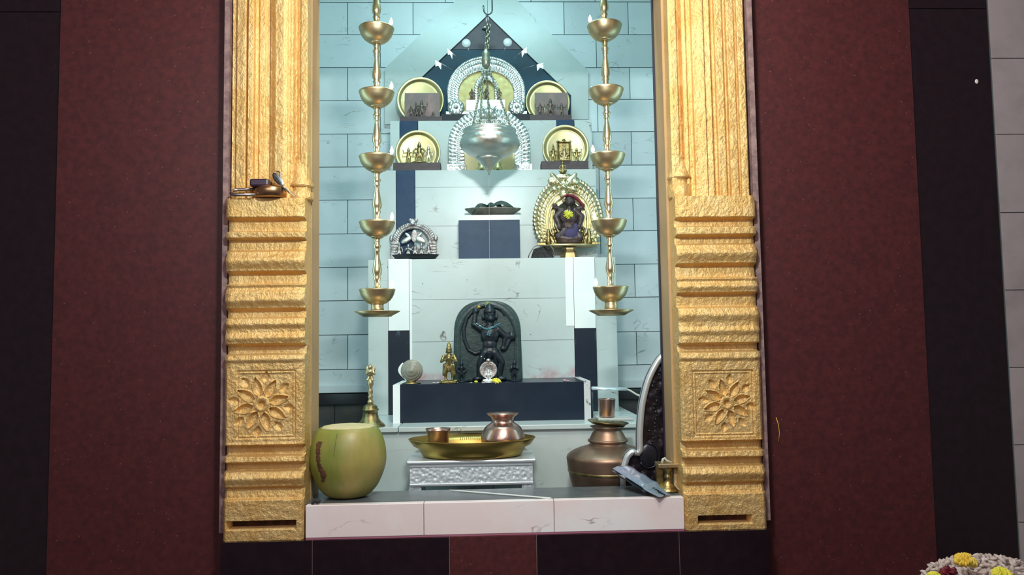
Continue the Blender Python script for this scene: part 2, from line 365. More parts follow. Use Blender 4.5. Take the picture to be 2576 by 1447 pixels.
# sill
xsl, xsr = X(768, 1300, YF), X(1722, 1300, YF)
mb = MB()
js = [xsl, X(1066, 1300, YF), X(1394, 1300, YF), xsr]
for a, b in zip(js[:-1], js[1:]): mb.box(a+0.0005, b-0.0005, YF, YF+0.02, zr+0.0042, ZSILL)
struct(mb, 'trim_7', pink_marble, bevel=0.0012)
struct(MB().box(xsl+0.0005, xsr-0.0005, YF+0.001, YF+0.02, zr+0.0003, zr+0.004), 'trim_11', pink_joint)
struct(MB().box(xsl-0.02, xsr+0.02, YF+0.0205, YJ, zr, ZSILL-0.0005), 'trim_8', grey_gran)
# door jambs
xj0, xj1 = X(766, 900, YF), X(1706, 900, YF)
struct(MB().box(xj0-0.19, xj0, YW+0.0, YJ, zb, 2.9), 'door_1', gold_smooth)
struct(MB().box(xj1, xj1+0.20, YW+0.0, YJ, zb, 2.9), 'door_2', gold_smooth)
struct(MB().box(xj1+0.004, xj1+0.02, YJ, YJ+0.010, ZPIT, 2.9).box(xj1-0.004, xj1+0.004, YJ-0.001, YJ+0.010, ZSILL, 2.9), 'trim_9', purple_strip)
struct(MB().box(-0.62, 0.66, YW, YJ, 2.135, 2.9), 'wall_front', gold_smooth)  # unseen lintel, lowered to keep the hall lamp off the upper tiers

# sanctum shell
struct(MB().box(-0.80, 0.84, YJ, YK+0.1, ZPIT-0.04, ZPIT), 'floor_sanctum', grey_gran)
struct(MB().box(-0.84, -0.80, YJ, YK+0.1, ZPIT-0.04, 2.9), 'wall_sanctum_left', marble)
struct(MB().box(0.84, 0.88, YJ, YK+0.1, ZPIT-0.04, 2.9), 'wall_sanctum_right', marble)
struct(MB().box(-0.9, 0.95, YJ, YK+0.1, 2.9, 2.95), 'ceiling', ceil_m)
# back wall: running-bond marble tiles on grout
mb = MB(); mb.cur = 1; mb.box(-0.84, 0.88, YK, YK+0.08, ZPIT-0.04, 2.9); mb.cur = 0
tw, gap = S(167, YK), 0.0014
def course(xa, xb, z0, z1, ph):
    x = ph
    while x > xa: x -= tw
    while x < xb:
        a, b = max(x+gap, xa), min(x+tw-gap, xb)
        if b-a > 0.004: mb.box(a, b, YK-0.004, YK+0.001, z0+gap, z1-gap)
        x += tw
pyL = [-160, -77, 7, 88, 171, 254, 338, 421, 504, 589, 673, 757, 843, 930, 972]
pyR = [-158, -76, 6, 88, 171, 251, 332, 416, 499, 581, 665, 748, 835, 918, 962]
for i in range(len(pyL)-1):
    course(-0.84, 0.02, Z(850, pyL[i+1], YK), Z(850, pyL[i], YK), X(875+(83 if i % 2 else 0), 450, YK))
    course(0.02, 0.88, Z(1600, pyR[i+1], YK), Z(1600, pyR[i], YK), X(1590-(83 if i % 2 else 0), 450, YK))
struct(mb, 'wall_back', [tile_marble, grout])
zt = Z(850, 968, YK)
mb = MB(); mb.box(-0.80, 0.84, YK-0.02, YK, Z(850, 988, YK), zt)
struct(mb, 'trim_10', tile_marble, bevel=0.002)
mb = MB(); mb.box(-0.80, 0.84, YK-0.035, YK, Z(850, 1015, YK), Z(850, 990, YK))
struct(mb, 'baseboard_back', black_gran)
mb = MB(); z1_ = Z(850, 1016, YK); x = -0.80
while x < 0.84: mb.box(x+0.001, min(x+tw/1.0, 0.84)-0.001, YK-0.012, YK, ZPIT, z1_); x += tw
struct(mb, 'baseboard_back_lower', dark_tile)

# ------------------------------------------------------------ altar
al = thing('stepped_altar', 'stepped white marble altar with black granite bands against the tiled back wall', 'altar', (0, 2.5, ZPIT))
def apart(mb, name, mt, **k):
    o = mb.build(name, mt, parent=al, **k); o.matrix_parent_inverse = Matrix.Translation(al.location).inverted(); return o
def bandbox(mb, x0, x1, y0, y1, Y, d, e=0.0):
    """a block whose front face was measured x0..x1, y0..y1 (pixels) at depth Y"""
    xm, ym = (x0+x1)/2, (y0+y1)/2
    mb.box(X(x0, ym, Y)+e, X(x1, ym, Y)-e, Y, Y+d, Z(xm, y1, Y)+e, Z(xm, y0, Y)-e); return mb
# platform
zs = Z(1240, 1082, YS)
mb = MB(); xa, xb = X(884, 1076, YS), X(1640, 1070, YS); xm = X(1003, 1076, YS)
mb.box(xa, xm-0.001, YS-0.012, YK-0.04, zs, ZPLAT); mb.box(xm+0.001, xb, YS-0.012, YK-0.04, zs, ZPLAT)
apart(mb, 'platform_slab', marble, bevel=0.0015)
mb = MB(); mb.box(xa+0.02, X(1240, 1150, YS)-0.0005, YS, YK-0.04, ZPIT, zs-0.001); mb.box(X(1240, 1150, YS)+0.0005, xb-0.01, YS, YK-0.04, ZPIT, zs-0.001)
apart(mb, 'platform', marble)
# black block with marble edges
bx0, bx1 = X(1007, 1010, YB), X(1469, 1010, YB)
apart(MB().box(bx0, bx1, YB, YP, ZPLAT, ZBLK), 'black_block', altar_black)
apart(MB().box(bx0-S(18, YB), bx0-0.0005, YB-0.002, YP, ZPLAT, ZBLK-0.001), 'block_edge', white_paint)
apart(MB().box(bx1+0.0005, bx1+S(17, YB), YB-0.002, YP, ZPLAT, ZBLK+0.002), 'block_edge', edge_m)
# second tier
zp = ZPLAT
def face(mb, x0, x1, pys, Y, Yb, zbot=None, ztop=None):
    xm = (x0+x1)/2
    zz = [Z(xm, y, Y) for y in pys]
    if ztop is not None: zz[0] = ztop
    if zbot is not None: zz[-1] = zbot
    for a, b in zip(zz[:-1], zz[1:]): mb.box(X(x0, 700, Y)+0.0004, X(x1, 700, Y)-0.0004, Y, Yb, b+0.0005, a-0.0005)
    return mb
apart(face(MB(), 1030, 1442, [655, 752, 858, 960], YP, YK-0.04, ZPLAT, ZT2), 'second_tier', marble_st)
apart(face(MB(), 926, 976, [640, 1037], YP+0.004, YK-0.04, ZPLAT, ZT2), 'side_slab', marble)
apart(face(MB(), 1497, 1549, [640, 1037], YP+0.004, YK-0.04, ZPLAT, ZT2), 'side_slab', marble)
for (a, b, ysp) in ((977, 1029, 832), (1443, 1496, 826)):
    zsp = Z((a+b)/2, ysp, YP)
    x0, x1 = X(a, 700, YP), X(b, 700, YP)
    apart(MB().box(x0, x1, YP-0.003, YK-0.04, ZPLAT, zsp), 'black_pilaster', splash_black)
    apart(MB().box(x0, x1, YP-0.003, YK-0.04, zsp+0.0003, ZT2+0.0005), 'white_pilaster', white_paint)
# a pasted white strip beside the right pilaster
apart(MB().box(X(1422, 700, YP), X(1442, 700, YP), YP-0.0015, YP, Z(1430, 820, YP), ZT2), 'white_strip', white_paint)
apart(MB().box(X(1030, 700, YP), X(1036, 700, YP), YP-0.0015, YP, Z(1030, 960, YP), ZT2), 'white_strip', white_paint)
# third tier
apart(face(MB(), 1046, 1505, [430, 470, 567, 655], YC, YK-0.03, ZT2, ZT3), 'third_tier', marble)
apart(face(MB(), 998, 1045, [430, 650], YC-0.001, YK-0.03, ZT2, ZT3), 'blue_band', blue_gran)
apart(face(MB(), 955, 997, [430, 650], YC, YK-0.03, ZT2, ZT3), 'side_slab', marble)
# central dark box with a marble lid
zl = Z(1230, 554, YP+0.01)
apart(MB().box(X(1154, 600, YP+0.01), X(1308, 600, YP+0.01), YP+0.01, YC, ZT2, zl), 'blue_niche_block', blue_gran)
ZLID = Z(1230, 541, YP+0.01)
apart(MB().box(X(1154, 600, YP+0.01), X(1308, 600, YP+0.01), YP+0.008, YC, zl+0.0003, ZLID), 'niche_lid', marble)
# fourth tier
apart(face(MB(), 1054, 1430, [306, 427], YD, YK-0.01, ZT3, ZT4), 'fourth_tier', marble)
apart(face(MB(), 1008, 1053, [306, 427], YD-0.001, YK-0.01, ZT3, ZT4), 'blue_band', blue_gran)
apart(face(MB(), 1406, 1452, [303, 427], YD-0.001, YK-0.01, ZT3, ZT4+0.001), 'blue_band', blue_gran)
apart(face(MB(), 983, 1007, [306, 427], YD, YK-0.01, ZT3, ZT4), 'side_slab', marble)
apart(face(MB(), 1453, 1497, [306, 427], YD, YK-0.01, ZT3, ZT4), 'side_slab', marble)
# pointed gable panel on the wall: black field in a broad marble border
def pts(lst, Y): return [(X(a, b, Y), Z(a, b, Y)) for a, b in lst]
Yg = YK-0.012
apart(MB().prism(pts([(1317, 125), (1437, 240), (1437, 312), (1012, 312), (1012, 240), (1134, 125)], Yg), Yg, YK-0.0045), 'gable_field', gable_m)
apart(MB().prism(pts([(1226, 38), (1316, 124), (1135, 124)], Yg), Yg, YK-0.0045), 'gable_tip', tip_m)
Yh = YK-0.020
apart(MB().prism(pts([(1226, -75), (1226, 38), (1012, 240), (1012, 312), (968, 312), (968, 172)], Yh), Yh, YK-0.0045), 'gable_border', marble)
apart(MB().prism(pts([(1226, -75), (1480, 178), (1480, 300), (1437, 300), (1437, 240), (1227, 38)], Yh), Yh, YK-0.0045), 'gable_border', marble)
YE = YD+0.02
apart(MB().box(X(1110, 295, YE), X(1340, 295, YE), YE, YK-0.01, ZT4, Z(1225, 287, YE)), 'top_ledge', dark_metal)
ZT5 = Z(1225, 287, YE)

# ------------------------------------------------------------ carved gold pillars
def interp(tab, x):
    if x <= tab[0][0]: return tab[0][1]
    for (a, b), (c, d) in zip(tab[:-1], tab[1:]):
        if x <= c:
            t = (x-a)/(c-a) if c > a else 1
            t = t*t*(3-2*t); return b+(d-b)*t
    return tab[-1][1]
def pillar(label, side, pxl, pxr, mould, shaft, z_led, flower, panel, slot, ztop=2.9):
    """mould: (pixel row, projection) of the base; shaft: (fraction across, projection)"""
    pxm = (pxl+pxr)/2
    x0, x1 = X(pxl, 900, YF), X(pxr, 900, YF); wd = x1-x0
    t = thing('carved_pillar', label, 'pillar', ((x0+x1)/2, YW, zr+0.0005))
    ox, oz = t.location.x, t.location.z
    zz = lambda py: Z(pxm, py, YF)
    def hf(name, za, zb_, nz, nx, dep, kind=None):
        mb = MB()
        def fn(u, v):
            x = x0+wd*u; z = za+(zb_-za)*v
            return (x-ox, -dep(u, z), z-oz)
        mb.grid(nx, nz, fn)
        # sides, top and bottom back to the wall
        for u in (0.0, 1.0):
            vs = []; 
            for j in range(nz):
                v = j/(nz-1); q = fn(u, v); vs += [q, (q[0], 0.004, q[2])]
            mb.add(vs, [(2*j, 2*j+1, 2*j+3, 2*j+2) for j in range(nz-1)])
        for v in (0.0, 1.0):
            vs = []
            for i in range(nx):
                q = fn(i/(nx-1), v); vs += [q, (q[0], 0.004, q[2])]
            mb.add(vs, [(2*i, 2*i+1, 2*i+3, 2*i+2) for i in range(nx-1)])
        return mb.build(name, gold, t)
    tabz = sorted([(zz(py), d) for py, d in mould])
    ztopb, zp1, zp0, zbot = zz(z_led), zz(panel[2]), zz(panel[3]), t.location.z
    px0, px1 = X(panel[0], 1000, YF), X(panel[1], 1000, YF)
    fx, fz, fr = X(flower[0], 1000, YF), zz(flower[1]), S(flower[2], YF)
    def edge(u):        # worn rounded outer edges of each moulding
        return 1-0.10*max(0, 1-min(u, 1-u)/0.03)
    def d_mould(u, z): return interp(tabz, z)*edge(u)
    def d_slot(u, z):
        d = d_mould(u, z); x = x0+wd*u
        sx0, sx1 = X(slot[0], 1300, YF), X(slot[1], 1300, YF); s0, s1 = zz(slot[3]), zz(slot[2])
        if sx0 < x < sx1 and s0 < z < s1: return 0.030
        return d
    def d_panel(u, z):
        x = x0+wd*u; d = 0.064*edge(u)
        # raised square frame line
        ex = max(px0-x, x-px1, zp0-0.004-z+0.008, z-zp1+0.004)
        inn = min(x-px0, px1-x, z-zp0-0.006, zp1-0.006-z)
        if inn > 0: d -= 0.0035*min(1, inn/0.002)
        if 0.004 < inn < 0.007: d += 0.002
        rr = math.hypot(x-fx, z-fz)/fr; a = math.atan2(z-fz, x-fx)
        for k in range(8):
            a0 = k*PI/4+0.25
            da = (a-a0+PI) % (2*PI)-PI
            if abs(da) < 0.45 and 0.28 < rr < 0.88:
                s_ = (rr-0.28)/0.6; hw = 0.36*math.sin(PI*s_**0.8)**0.9
                lat = abs(rr*math.sin(da))/0.62
                if lat < hw*0.62: d -= 0.0075*(1-(lat/(hw*0.62))**2)**0.6
                elif lat < hw*0.62+0.06: d += 0.002
            da2 = (a-a0-PI/8+PI) % (2*PI)-PI
            if abs(da2) < 0.2 and 0.70 < rr < 1.05:
                s_ = (rr-0.70)/0.35; hw = 0.13*math.sin(PI*s_)
                if abs(rr*math.sin(da2)) < hw: d -= 0.006*(1-(abs(rr*math.sin(da2))/max(hw, 1e-6))**2)
        if rr < 0.10: d -= 0.007
        elif rr < 0.26: d += 0.002*math.sin((rr-0.10)/0.16*PI)
        return d
    hf('base_moulding', zp1, ztopb, 300, 24, d_mould)
    hf('flower_panel', zp0, zp1, 130, 130, d_panel)
    hf('pedestal', zbot, zp0, 170, 90, d_slot)
    tabs = shaft
    hf('shaft', ztopb+0.0003, ztop, 30, 160, lambda u, z: interp(tabs, u))
    sx0, sx1 = X(slot[0], 1300, YF), X(slot[1], 1300, YF)
    MB().box(sx0+0.0025-ox, sx1-0.0025-ox, -0.034, -0.0305, zz(slot[3])+0.0015-oz, zz(slot[2])-0.0015-oz).build('slot_shade', slot_shade_m, t)  # thin dark box standing in for the shaded inside of the slot
    return t, x0, x1, ztopb, ox, oz
mouldL = [(498, .070), (545, .070), (553, .050), (578, .050), (584, .070), (597, .069), (603, .050), (625, .051), (634, .062), (655, .072), (680, .064), (689, .047),
          (712, .049), (716, .066), (724, .063), (738, .070), (755, .072), (774, .064), (782, .050), (797, .050), (802, .066), (815, .070), (829, .064), (835, .064),
          (850, .070), (864, .066), (870, .046), (889, .046), (895, .066), (905, .068), (915, .064), (925, .064), (1112, .064), (1120, .066), (1126, .048), (1146, .048),
          (1151, .066), (1163, .068), (1169, .050), (1184, .050), (1190, .066), (1205, .072), (1224, .066), (1232, .056), (1254, .060), (1260, .068), (1345, .068)]
mouldR = [(492, .068), (545, .070), (550, .050), (566, .050), (571, .070), (588, .070), (594, .050), (609, .050), (616, .064), (636, .072), (660, .064), (668, .047),
          (694, .049), (700, .066), (707, .063), (720, .070), (734, .066), (741, .050), (768, .050), (776, .066), (792, .071), (812, .066), (819, .066),
          (832, .070), (846, .066), (862, .066), (866, .046), (881, .046), (888, .066), (900, .068), (910, .064), (925, .064), (1104, .064), (1108, .066), (1114, .048), (1131, .048),
          (1137, .066), (1150, .068), (1155, .050), (1170, .050), (1176, .066), (1192, .072), (1212, .066), (1220, .056), (1238, .060), (1244, .068), (1345, .068)]
shaftL = [(0, .030), (.06, .030), (.075, .040), (.19, .042), (.20, .030), (.215, .030), (.225, .044), (.29, .044), (.30, .026), (.345, .026), (.36, .033), (.43, .033), (.44, .028),
          (.50, .028), (.51, .036), (.60, .048), (.70, .050), (.74, .046), (.755, .041), (.80, .042), (.845, .030), (.86, .024), (.90, .024), (.91, .040), (1, .042)]
shaftR = [(0, .042), (.03, .044), (.10, .044), (.12, .022), (.16, .022), (.175, .040), (.22, .042), (.24, .034), (.29, .034), (.30, .046), (.44, .050), (.455, .043), (.53, .045),
          (.545, .028), (.60, .028), (.61, .040), (.70, .040), (.71, .026), (.75, .026), (.76, .040), (.85, .040), (.86, .030), (.88, .030), (.89, .042), (.97, .042), (1, .030)]
for side, lab, a in (('L', 'gold painted carved pillar on the left side of the doorway, padlock on its ledge', (563, 764, mouldL, shaftL, 498, (655, 1018, 78), (592, 742, 925, 1112), (570, 742, 1312, 1334))),
                     ('R', 'gold painted carved pillar on the right side of the doorway, right of the small brass lamp stand', (1712, 1916, mouldR, shaftR, 492, (1832, 1015, 70), (1745, 1900, 925, 1106), (1757, 1893, 1298, 1320)))):
    t, x0, x1, ztb, ox, oz = pillar(lab, side, *a)
    # slender colonette on the door side with a flared foot
    cpx = 755 if side == 'L' else 1713
    pym = (398, 468, 480, 497) if side == 'L' else (395, 447, 462, 490)
    cx = X(cpx, 450, YF+0.03); q = [Z(cpx, y, YF+0.03) for y in pym]
    zb_ = ztb+0.0005
    mb = MB()
    mb.lathe([(0.026, zb_), (0.028, zb_+0.004), (0.028, q[2]-0.002), (0.022, q[2]), (0.022, q[1]-0.001), (0.029, q[1]), (0.028, q[1]+0.004), (0.023, q[1]+0.016), (0.017, q[0]-0.012), (0.012, q[0]),
              (0.015, q[0]+0.004), (0.011, q[0]+0.010), (0.0105, q[0]+0.03), (0.0105, 2.9)], (cx-ox, -0.036+0.012, -oz), 28)
    mb.build('colonette', gold, t)
ZL = Z(664, 498, YF)

# ------------------------------------------------------------ padlock and keys on the left ledge
def zP(px, py, Y): return P(px, py, Y)
b = P(682, 498, YF+0.01); b.z = ZL+0.0008
t = thing('padlock', 'old round bronze padlock with open steel shackle on the left pillar ledge', 'padlock', b)
MB().lathe([(0.030, 0), (0.034, 0.002), (0.035, 0.014), (0.035, 0.020), (0.032, 0.024), (0.0, 0.024)], (0, 0, 0), 36).build('lock_body', lockbrass, t)
MB().box(-0.043, -0.001, -0.022, 0.018, 0.0242, 0.042).build('lock_cover', lockbox, t, bevel=0.004)
pth = []
for i in range(13):
    a = R(90+180*i/12); pth.append((-0.078+0.014*math.cos(a), 0.0, 0.0))
sh = [(-0.025, 0.012, 0.023), (-0.074, 0.011, 0.021)] + [(-0.074+0.013*math.cos(R(90+180*i/10)), -0.001+0.012*math.sin(R(90+180*i/10)), 0.0128+0.0082*math.cos(PI*i/10)) for i in range(1, 10)] + [(-0.074, -0.013, 0.0045), (-0.030, -0.0142, 0.0045)]
MB().tube([(x, y-0.008, z) for x, y, z in sh], 0.0038, 10).build('shackle', steel, t)
b = P(716, 498, YF); b.z = ZL+0.0008
t = thing('key_bunch', 'steel keys on a ring leaning against the padlock', 'keys', b)
mb = MB()
mb.tube([(-0.017+0.008*math.cos(a*PI/8), -0.001+0.003*math.sin(a*PI/8), 0.050+0.011*math.sin(a*PI/8)) for a in range(16)], 0.0016, 6, closed=True); mb.build('key_ring', steel, t)
def key(nm, p0, p1, wv, mt):
    mb = MB(); p0 = Vector(p0); p1 = Vector(p1); d = (p1-p0).normalized()
    mb.ell(p0+d*0.004, (0.0075, 0.0016, 0.0150), Matrix.Rotation(math.atan2(d.x, d.z), 3, 'Y')); mb.tube([p0, p1], wv, 6, flat=0.5)
    mb.tube([p1-d*0.006, p1-d*0.006+Vector((0.003, 0, 0.003))], 0.001, 5)
    return mb.build(nm, mt, t)
key('key', (-0.013, -0.004, 0.040), (0.012, -0.004, 0.008), 0.0022, steel)
key('key', (-0.018, -0.007, 0.046), (0.004, -0.007, 0.012), 0.0024, iron)
MB().tube([(0.003, -0.004, 0.022), (0.012, -0.005, 0.012), (0.020, -0.005, 0.004), (0.024, -0.005, 0.0015)], 0.0013, 6).build('key', stick_m, t)

# ------------------------------------------------------------ the two hanging lamp columns
def hang_lamp(label, Y, xs, rims, side):
    """xs: x pixel at top and bottom, rims: rim rows; side +1 flame to the right"""
    xc = X(xs[1], rims[-1], Y)
    zb_ = Z(xs[1], 797 if side > 0 else 794, Y)
    t = thing('hanging_oil_lamp', label, 'lamp', (xc, Y, zb_))
    zr_ = [Z(xs[0]+(xs[1]-xs[0])*(y/800), y, Y-0.047)-zb_ for y in rims]
    mb = MB(); top = 2.9-zb_
    bh = 0.039
    segs = zr_+[]
    prof = []
    def stem(z0, z1):      # turned stem between the floor of an upper bowl (z1) and the next bowl (z0)
        h = z1-z0
        tab = [(0, .0085), (.10, .0075), (.13, .0095), (.16, .0075), (.24, .0080), (.27, .0105), (.30, .0080), (.36, .0120), (.42, .0125), (.50, .0105), (.66, .0065), (.74, .0065),
               (.76, .0085), (.78, .0065), (.82, .0095), (.85, .0105), (.88, .0070), (.92, .0075), (1.0, .0090)]
        return [(r, z0+h*f) for f, r in tab]
    order = sorted(zr_)
    for i, z in enumerate(order):
        z0 = z-0.012
        z1 = order[i+1]-bh-0.001 if i+1 < len(order) else z+0.145
        mb2 = MB(); mb2.lathe(stem(z0, z1), (0, 0, 0), 24); mb2.build('stem', stem_m, t)
        o = MB().lathe([(0.008, -bh), (0.016, -bh), (0.024, -bh*0.93), (0.033, -bh*0.76), (0.0395, -bh*0.54), (0.0435, -bh*0.32), (0.0458, -bh*0.12), (0.0472, -0.001), (0.0465, 0.0006), (0.0445, -0.001), (0.038, -bh*0.42), (0.024, -bh*0.72), (0.006, -bh*0.75)], (0, 0, 0), 40)
        o.lathe([(0.014, -bh-0.003), (0.018, -bh+0.001), (0.016, -bh+0.004), (0.006, -bh+0.004)], (0, 0, 0), 24)
        bo = o.build('oil_bowl', brass, t, loc=(0, 0, z))
        fx = side*0.040
        MB().tube([(fx*0.7, -0.010, -0.012), (fx, -0.014, 0.001), (fx*1.02, -0.015, 0.004)], 0.0018, 6).build('wick', shell_w, bo)
        fs = 0.8 if (side < 0 and i in (3,)) else 1.0
        if side < 0 and i == 3: continue
        MB().lathe([(0.0004, 0), (0.0032*fs, 0.002), (0.0048*fs, 0.006*fs), (0.0044*fs, 0.010*fs), (0.0028*fs, 0.014*fs), (0.0013*fs, 0.0175*fs), (0.0003, 0.020*fs)], (fx*1.02, -0.015, 0.003), 14).build('flame', flame_m, bo)
    mb = MB(); mb.tube([(0, 0, order[-1]+0.145), (0, 0, top)], 0.004, 10); mb.build('hanging_rod', brass, t)
    zc = order[0]-bh
    mb = MB().lathe([(0.017, zc+0.002), (0.016, zc-0.006), (0.019, zc-0.022), (0.024, 0.014), (0.006, 0.013)], (0, 0, 0), 32)
    mb.build('foot', brass, t)
    MB().lathe([(0.001, 0.0), (0.036, 0.0), (0.040, 0.003), (0.059, 0.013), (0.058, 0.0145), (0.038, 0.007), (0.001, 0.007)], (0, 0, 0), 40).build('drip_plate', brass, t)
    return t
hang_lamp('tall hanging brass oil lamp with five bowls, flames on right, left of altar', 2.0, (946, 949), [53, 217, 383, 552, 725], +1)
hang_lamp('tall hanging brass oil lamp with five bowls, flames on left, right of altar', 2.0, (1521, 1536), [46, 211, 379, 549, 719], -1)

# ------------------------------------------------------------ relief arches
def arch_path(w, h, spring, n, flare=0.0):
    """closed-at-top horseshoe centre line, feet at z=0. spring = height where the curve starts; flare pulls feet inwards"""
    pts_ = []
    L1 = spring; L2 = PI*(w+(h-spring))/2
    n1 = max(4, int(n*L1/(2*L1+L2))); n2 = n-2*n1
    for i in range(n1): z = spring*i/n1; pts_.append((-w+flare*(1-i/n1)**2, z))
    for i in range(n2+1): a = PI-PI*i/n2; pts_.append((w*math.cos(a), spring+(h-spring)*math.sin(a)))
    for i in range(n1): z = spring*(1-(i+1)/n1); pts_.append((w-flare*((i+1)/n1)**2, z))
    return pts_
def arch_band(mb, w0, h0, w1, h1, spring, depth, relief, n=240, ns=12, flare=0.0, yb=0.0):
    """band between an inner (w0,h0) and an outer (w1,h1) arch, front surface at -depth-relief(t,s)"""
    a = arch_path(w0, h0, spring, n, flare); b = arch_path(w1, h1, spring, n, flare); N_ = len(a)
    vs = []
    for i in range(N_):
        for j in range(ns):
            s_ = j/(ns-1); x = a[i][0]+(b[i][0]-a[i][0])*s_; z = a[i][1]+(b[i][1]-a[i][1])*s_
            vs.append((x, yb-depth-relief(i/(N_-1), s_), z))
    fs = [(i*ns+j, i*ns+j+1, (i+1)*ns+j+1, (i+1)*ns+j) for i in range(N_-1) for j in range(ns-1)]
    o = len(vs)
    # back and rims
    for i in range(N_): vs += [(a[i][0], yb, a[i][1]), (b[i][0], yb, b[i][1])]
    for i in range(N_-1):
        fs.append((o+2*i, o+2*i+2, o+2*i+3, o+2*i+1)); fs.append((i*ns, (i+1)*ns, o+2*i+2, o+2*i)); fs.append((i*ns+ns-1, o+2*i+1, o+2*i+3, (i+1)*ns+ns-1))
    fs.append(tuple(range(ns))+(o+1, o)); fs.append(tuple((N_-1)*ns+j for j in range(ns))[::-1]+(o+2*N_-2, o+2*N_-1))
    return mb.add(vs, fs)
def kirti(mb, c, s):
    """lion-face crest: brow, eyes, cheeks, muzzle and horns"""
    x, y, z = c
    mb.ell((x, y, z), (s, s*0.5, s*0.8)); mb.ell((x, y-s*0.35, z-s*0.2), (s*0.45, s*0.35, s*0.35))
    for q in (-1, 1):
        mb.ell((x+q*s*0.45, y-s*0.4, z+s*0.2), s*0.2); mb.ell((x+q*s*0.8, y-s*0.1, z-s*0.3), (s*0.35, s*0.3, s*0.3))
        mb.cap((x+q*s*0.5, y, z+s*0.6), (x+q*s*0.95, y, z+s*1.1), s*0.2, s*0.08)
    mb.cap((x, y, z+s*0.6), (x, y, z+s*1.5), s*0.3, s*0.08)
    return mb

# ---- small figures
def figure_mesh(h, arms='side', seated=False, crown=1.0, base=True, bow=False, wide=1.0):
    mb = MB(); s = h; W = wide
    if base: mb.lathe([(0.20*s*W, 0), (0.20*s*W, 0.05*s), (0.15*s*W, 0.07*s), (0.01, 0.07*s)], (0, 0, 0), 16)
    if seated:
        hip = 0.20*s
        for q in (-1, 1):
            mb.cap((q*0.06*s, 0, hip-0.04*s), (q*0.22*s*W, -0.06*s, 0.14*s), 0.075*s, 0.055*s)
            mb.cap((q*0.22*s*W, -0.06*s, 0.13*s), (-q*0.04*s, -0.13*s, 0.11*s), 0.05*s, 0.035*s)
        sc = 1.25
    else:
        hip = 0.42*s; sc = 1.0
        for q in (-1, 1):
            mb.cap((q*0.05*s, 0, hip), (q*0.065*s*W, -0.01*s, 0.24*s), 0.065*s, 0.045*s)
            mb.cap((q*0.065*s*W, -0.01*s, 0.24*s), (q*0.065*s*W, 0, 0.09*s), 0.045*s, 0.032*s)
            mb.ell((q*0.07*s, -0.03*s, 0.085*s), (0.035*s, 0.06*s, 0.025*s))
        mb.ell((0, 0, 0.36*s), (0.10*s*W, 0.07*s, 0.10*s))
    ch = hip+0.22*s*sc
    mb.cap((0, 0, hip), (0, -0.005*s, ch-0.03*s), 0.075*s, 0.095*s*sc)
    for q in (-1, 1):
        sx = q*0.12*s*sc
        if arms == 'pray':
            e = (q*0.18*s, -0.04*s, ch-0.13*s); hd = (q*0.012*s, -0.12*s, ch-0.05*s)
        elif arms == 'up':
            e = (q*0.24*s, -0.02*s, ch-0.04*s); hd = (q*0.27*s, -0.03*s, ch+0.13*s)
        elif arms == 'hip':
            e = (q*0.22*s, -0.01*s, ch-0.12*s); hd = (q*0.11*s, -0.05*s, ch-0.22*s)
        else:
            e = (q*0.19*s, -0.01*s, ch-0.14*s); hd = (q*0.17*s, -0.08*s, ch-0.26*s)
        mb.cap((sx, 0, ch), e, 0.042*s, 0.033*s); mb.cap(e, hd, 0.033*s, 0.024*s); mb.ell(hd, 0.032*s)
        if arms == 'four':
            mb.cap((sx, 0, ch), (q*0.25*s, 0.01*s, ch), 0.036*s, 0.028*s); mb.cap((q*0.25*s, 0.01*s, ch), (q*0.26*s, 0, ch+0.15*s), 0.028*s, 0.02*s)
            mb.ell((q*0.26*s, 0, ch+0.18*s), (0.045*s, 0.02*s, 0.045*s))
    mb.cap((0, 0, ch), (0, 0, ch+0.07*s), 0.04*s, 0.035*s)
    hz = ch+0.11*s*sc
    mb.ell((0, -0.005*s, hz), (0.062*s*sc, 0.062*s*sc, 0.075*s*sc)); mb.ell((0, -0.065*s*sc, hz-0.015*s), (0.016*s, 0.018*s, 0.022*s))
    for q in (-1, 1): mb.ell((q*0.066*s*sc, 0, hz-0.02*s), (0.018*s, 0.015*s, 0.03*s))
    top = hz+0.05*s
    mb.lathe([(0.07*s*sc, top-0.02*s), (0.072*s*sc, top), (0.055*s*sc, top+0.04*s), (0.05*s, top+0.07*s*crown), (0.02*s, top+0.12*s*crown), (0.004*s, top+0.16*s*crown)], (0, 0, 0), 14)
    if bow: mb.tube([(0.26*s, -0.05*s, 0.12*s), (0.32*s, -0.05*s, 0.35*s), (0.30*s, -0.05*s, 0.55*s), (0.24*s, -0.05*s, 0.78*s)], 0.016*s, 6)
    return mb
def figurine(px, py0, py1, Y, zbase, mt, label, arms='side', seated=False, group=None, name='figurine', **k):
    """py0 = top row, py1 = foot row"""
    h = S(py1-py0, Y); hh = h/(1.02 if not seated else 0.86)
    mb = figure_mesh(hh, arms, seated, **k)
    p = P(px, py1, Y)
    mb.v = [(x*1.35, y*1.1, z_*1.16) for x, y, z_ in mb.v]
    o = mb.build(name, mt, loc=(p.x, Y, zbase), remesh=max(hh/60, 0.0005))
    return tag(o, label, 'figurine', group)

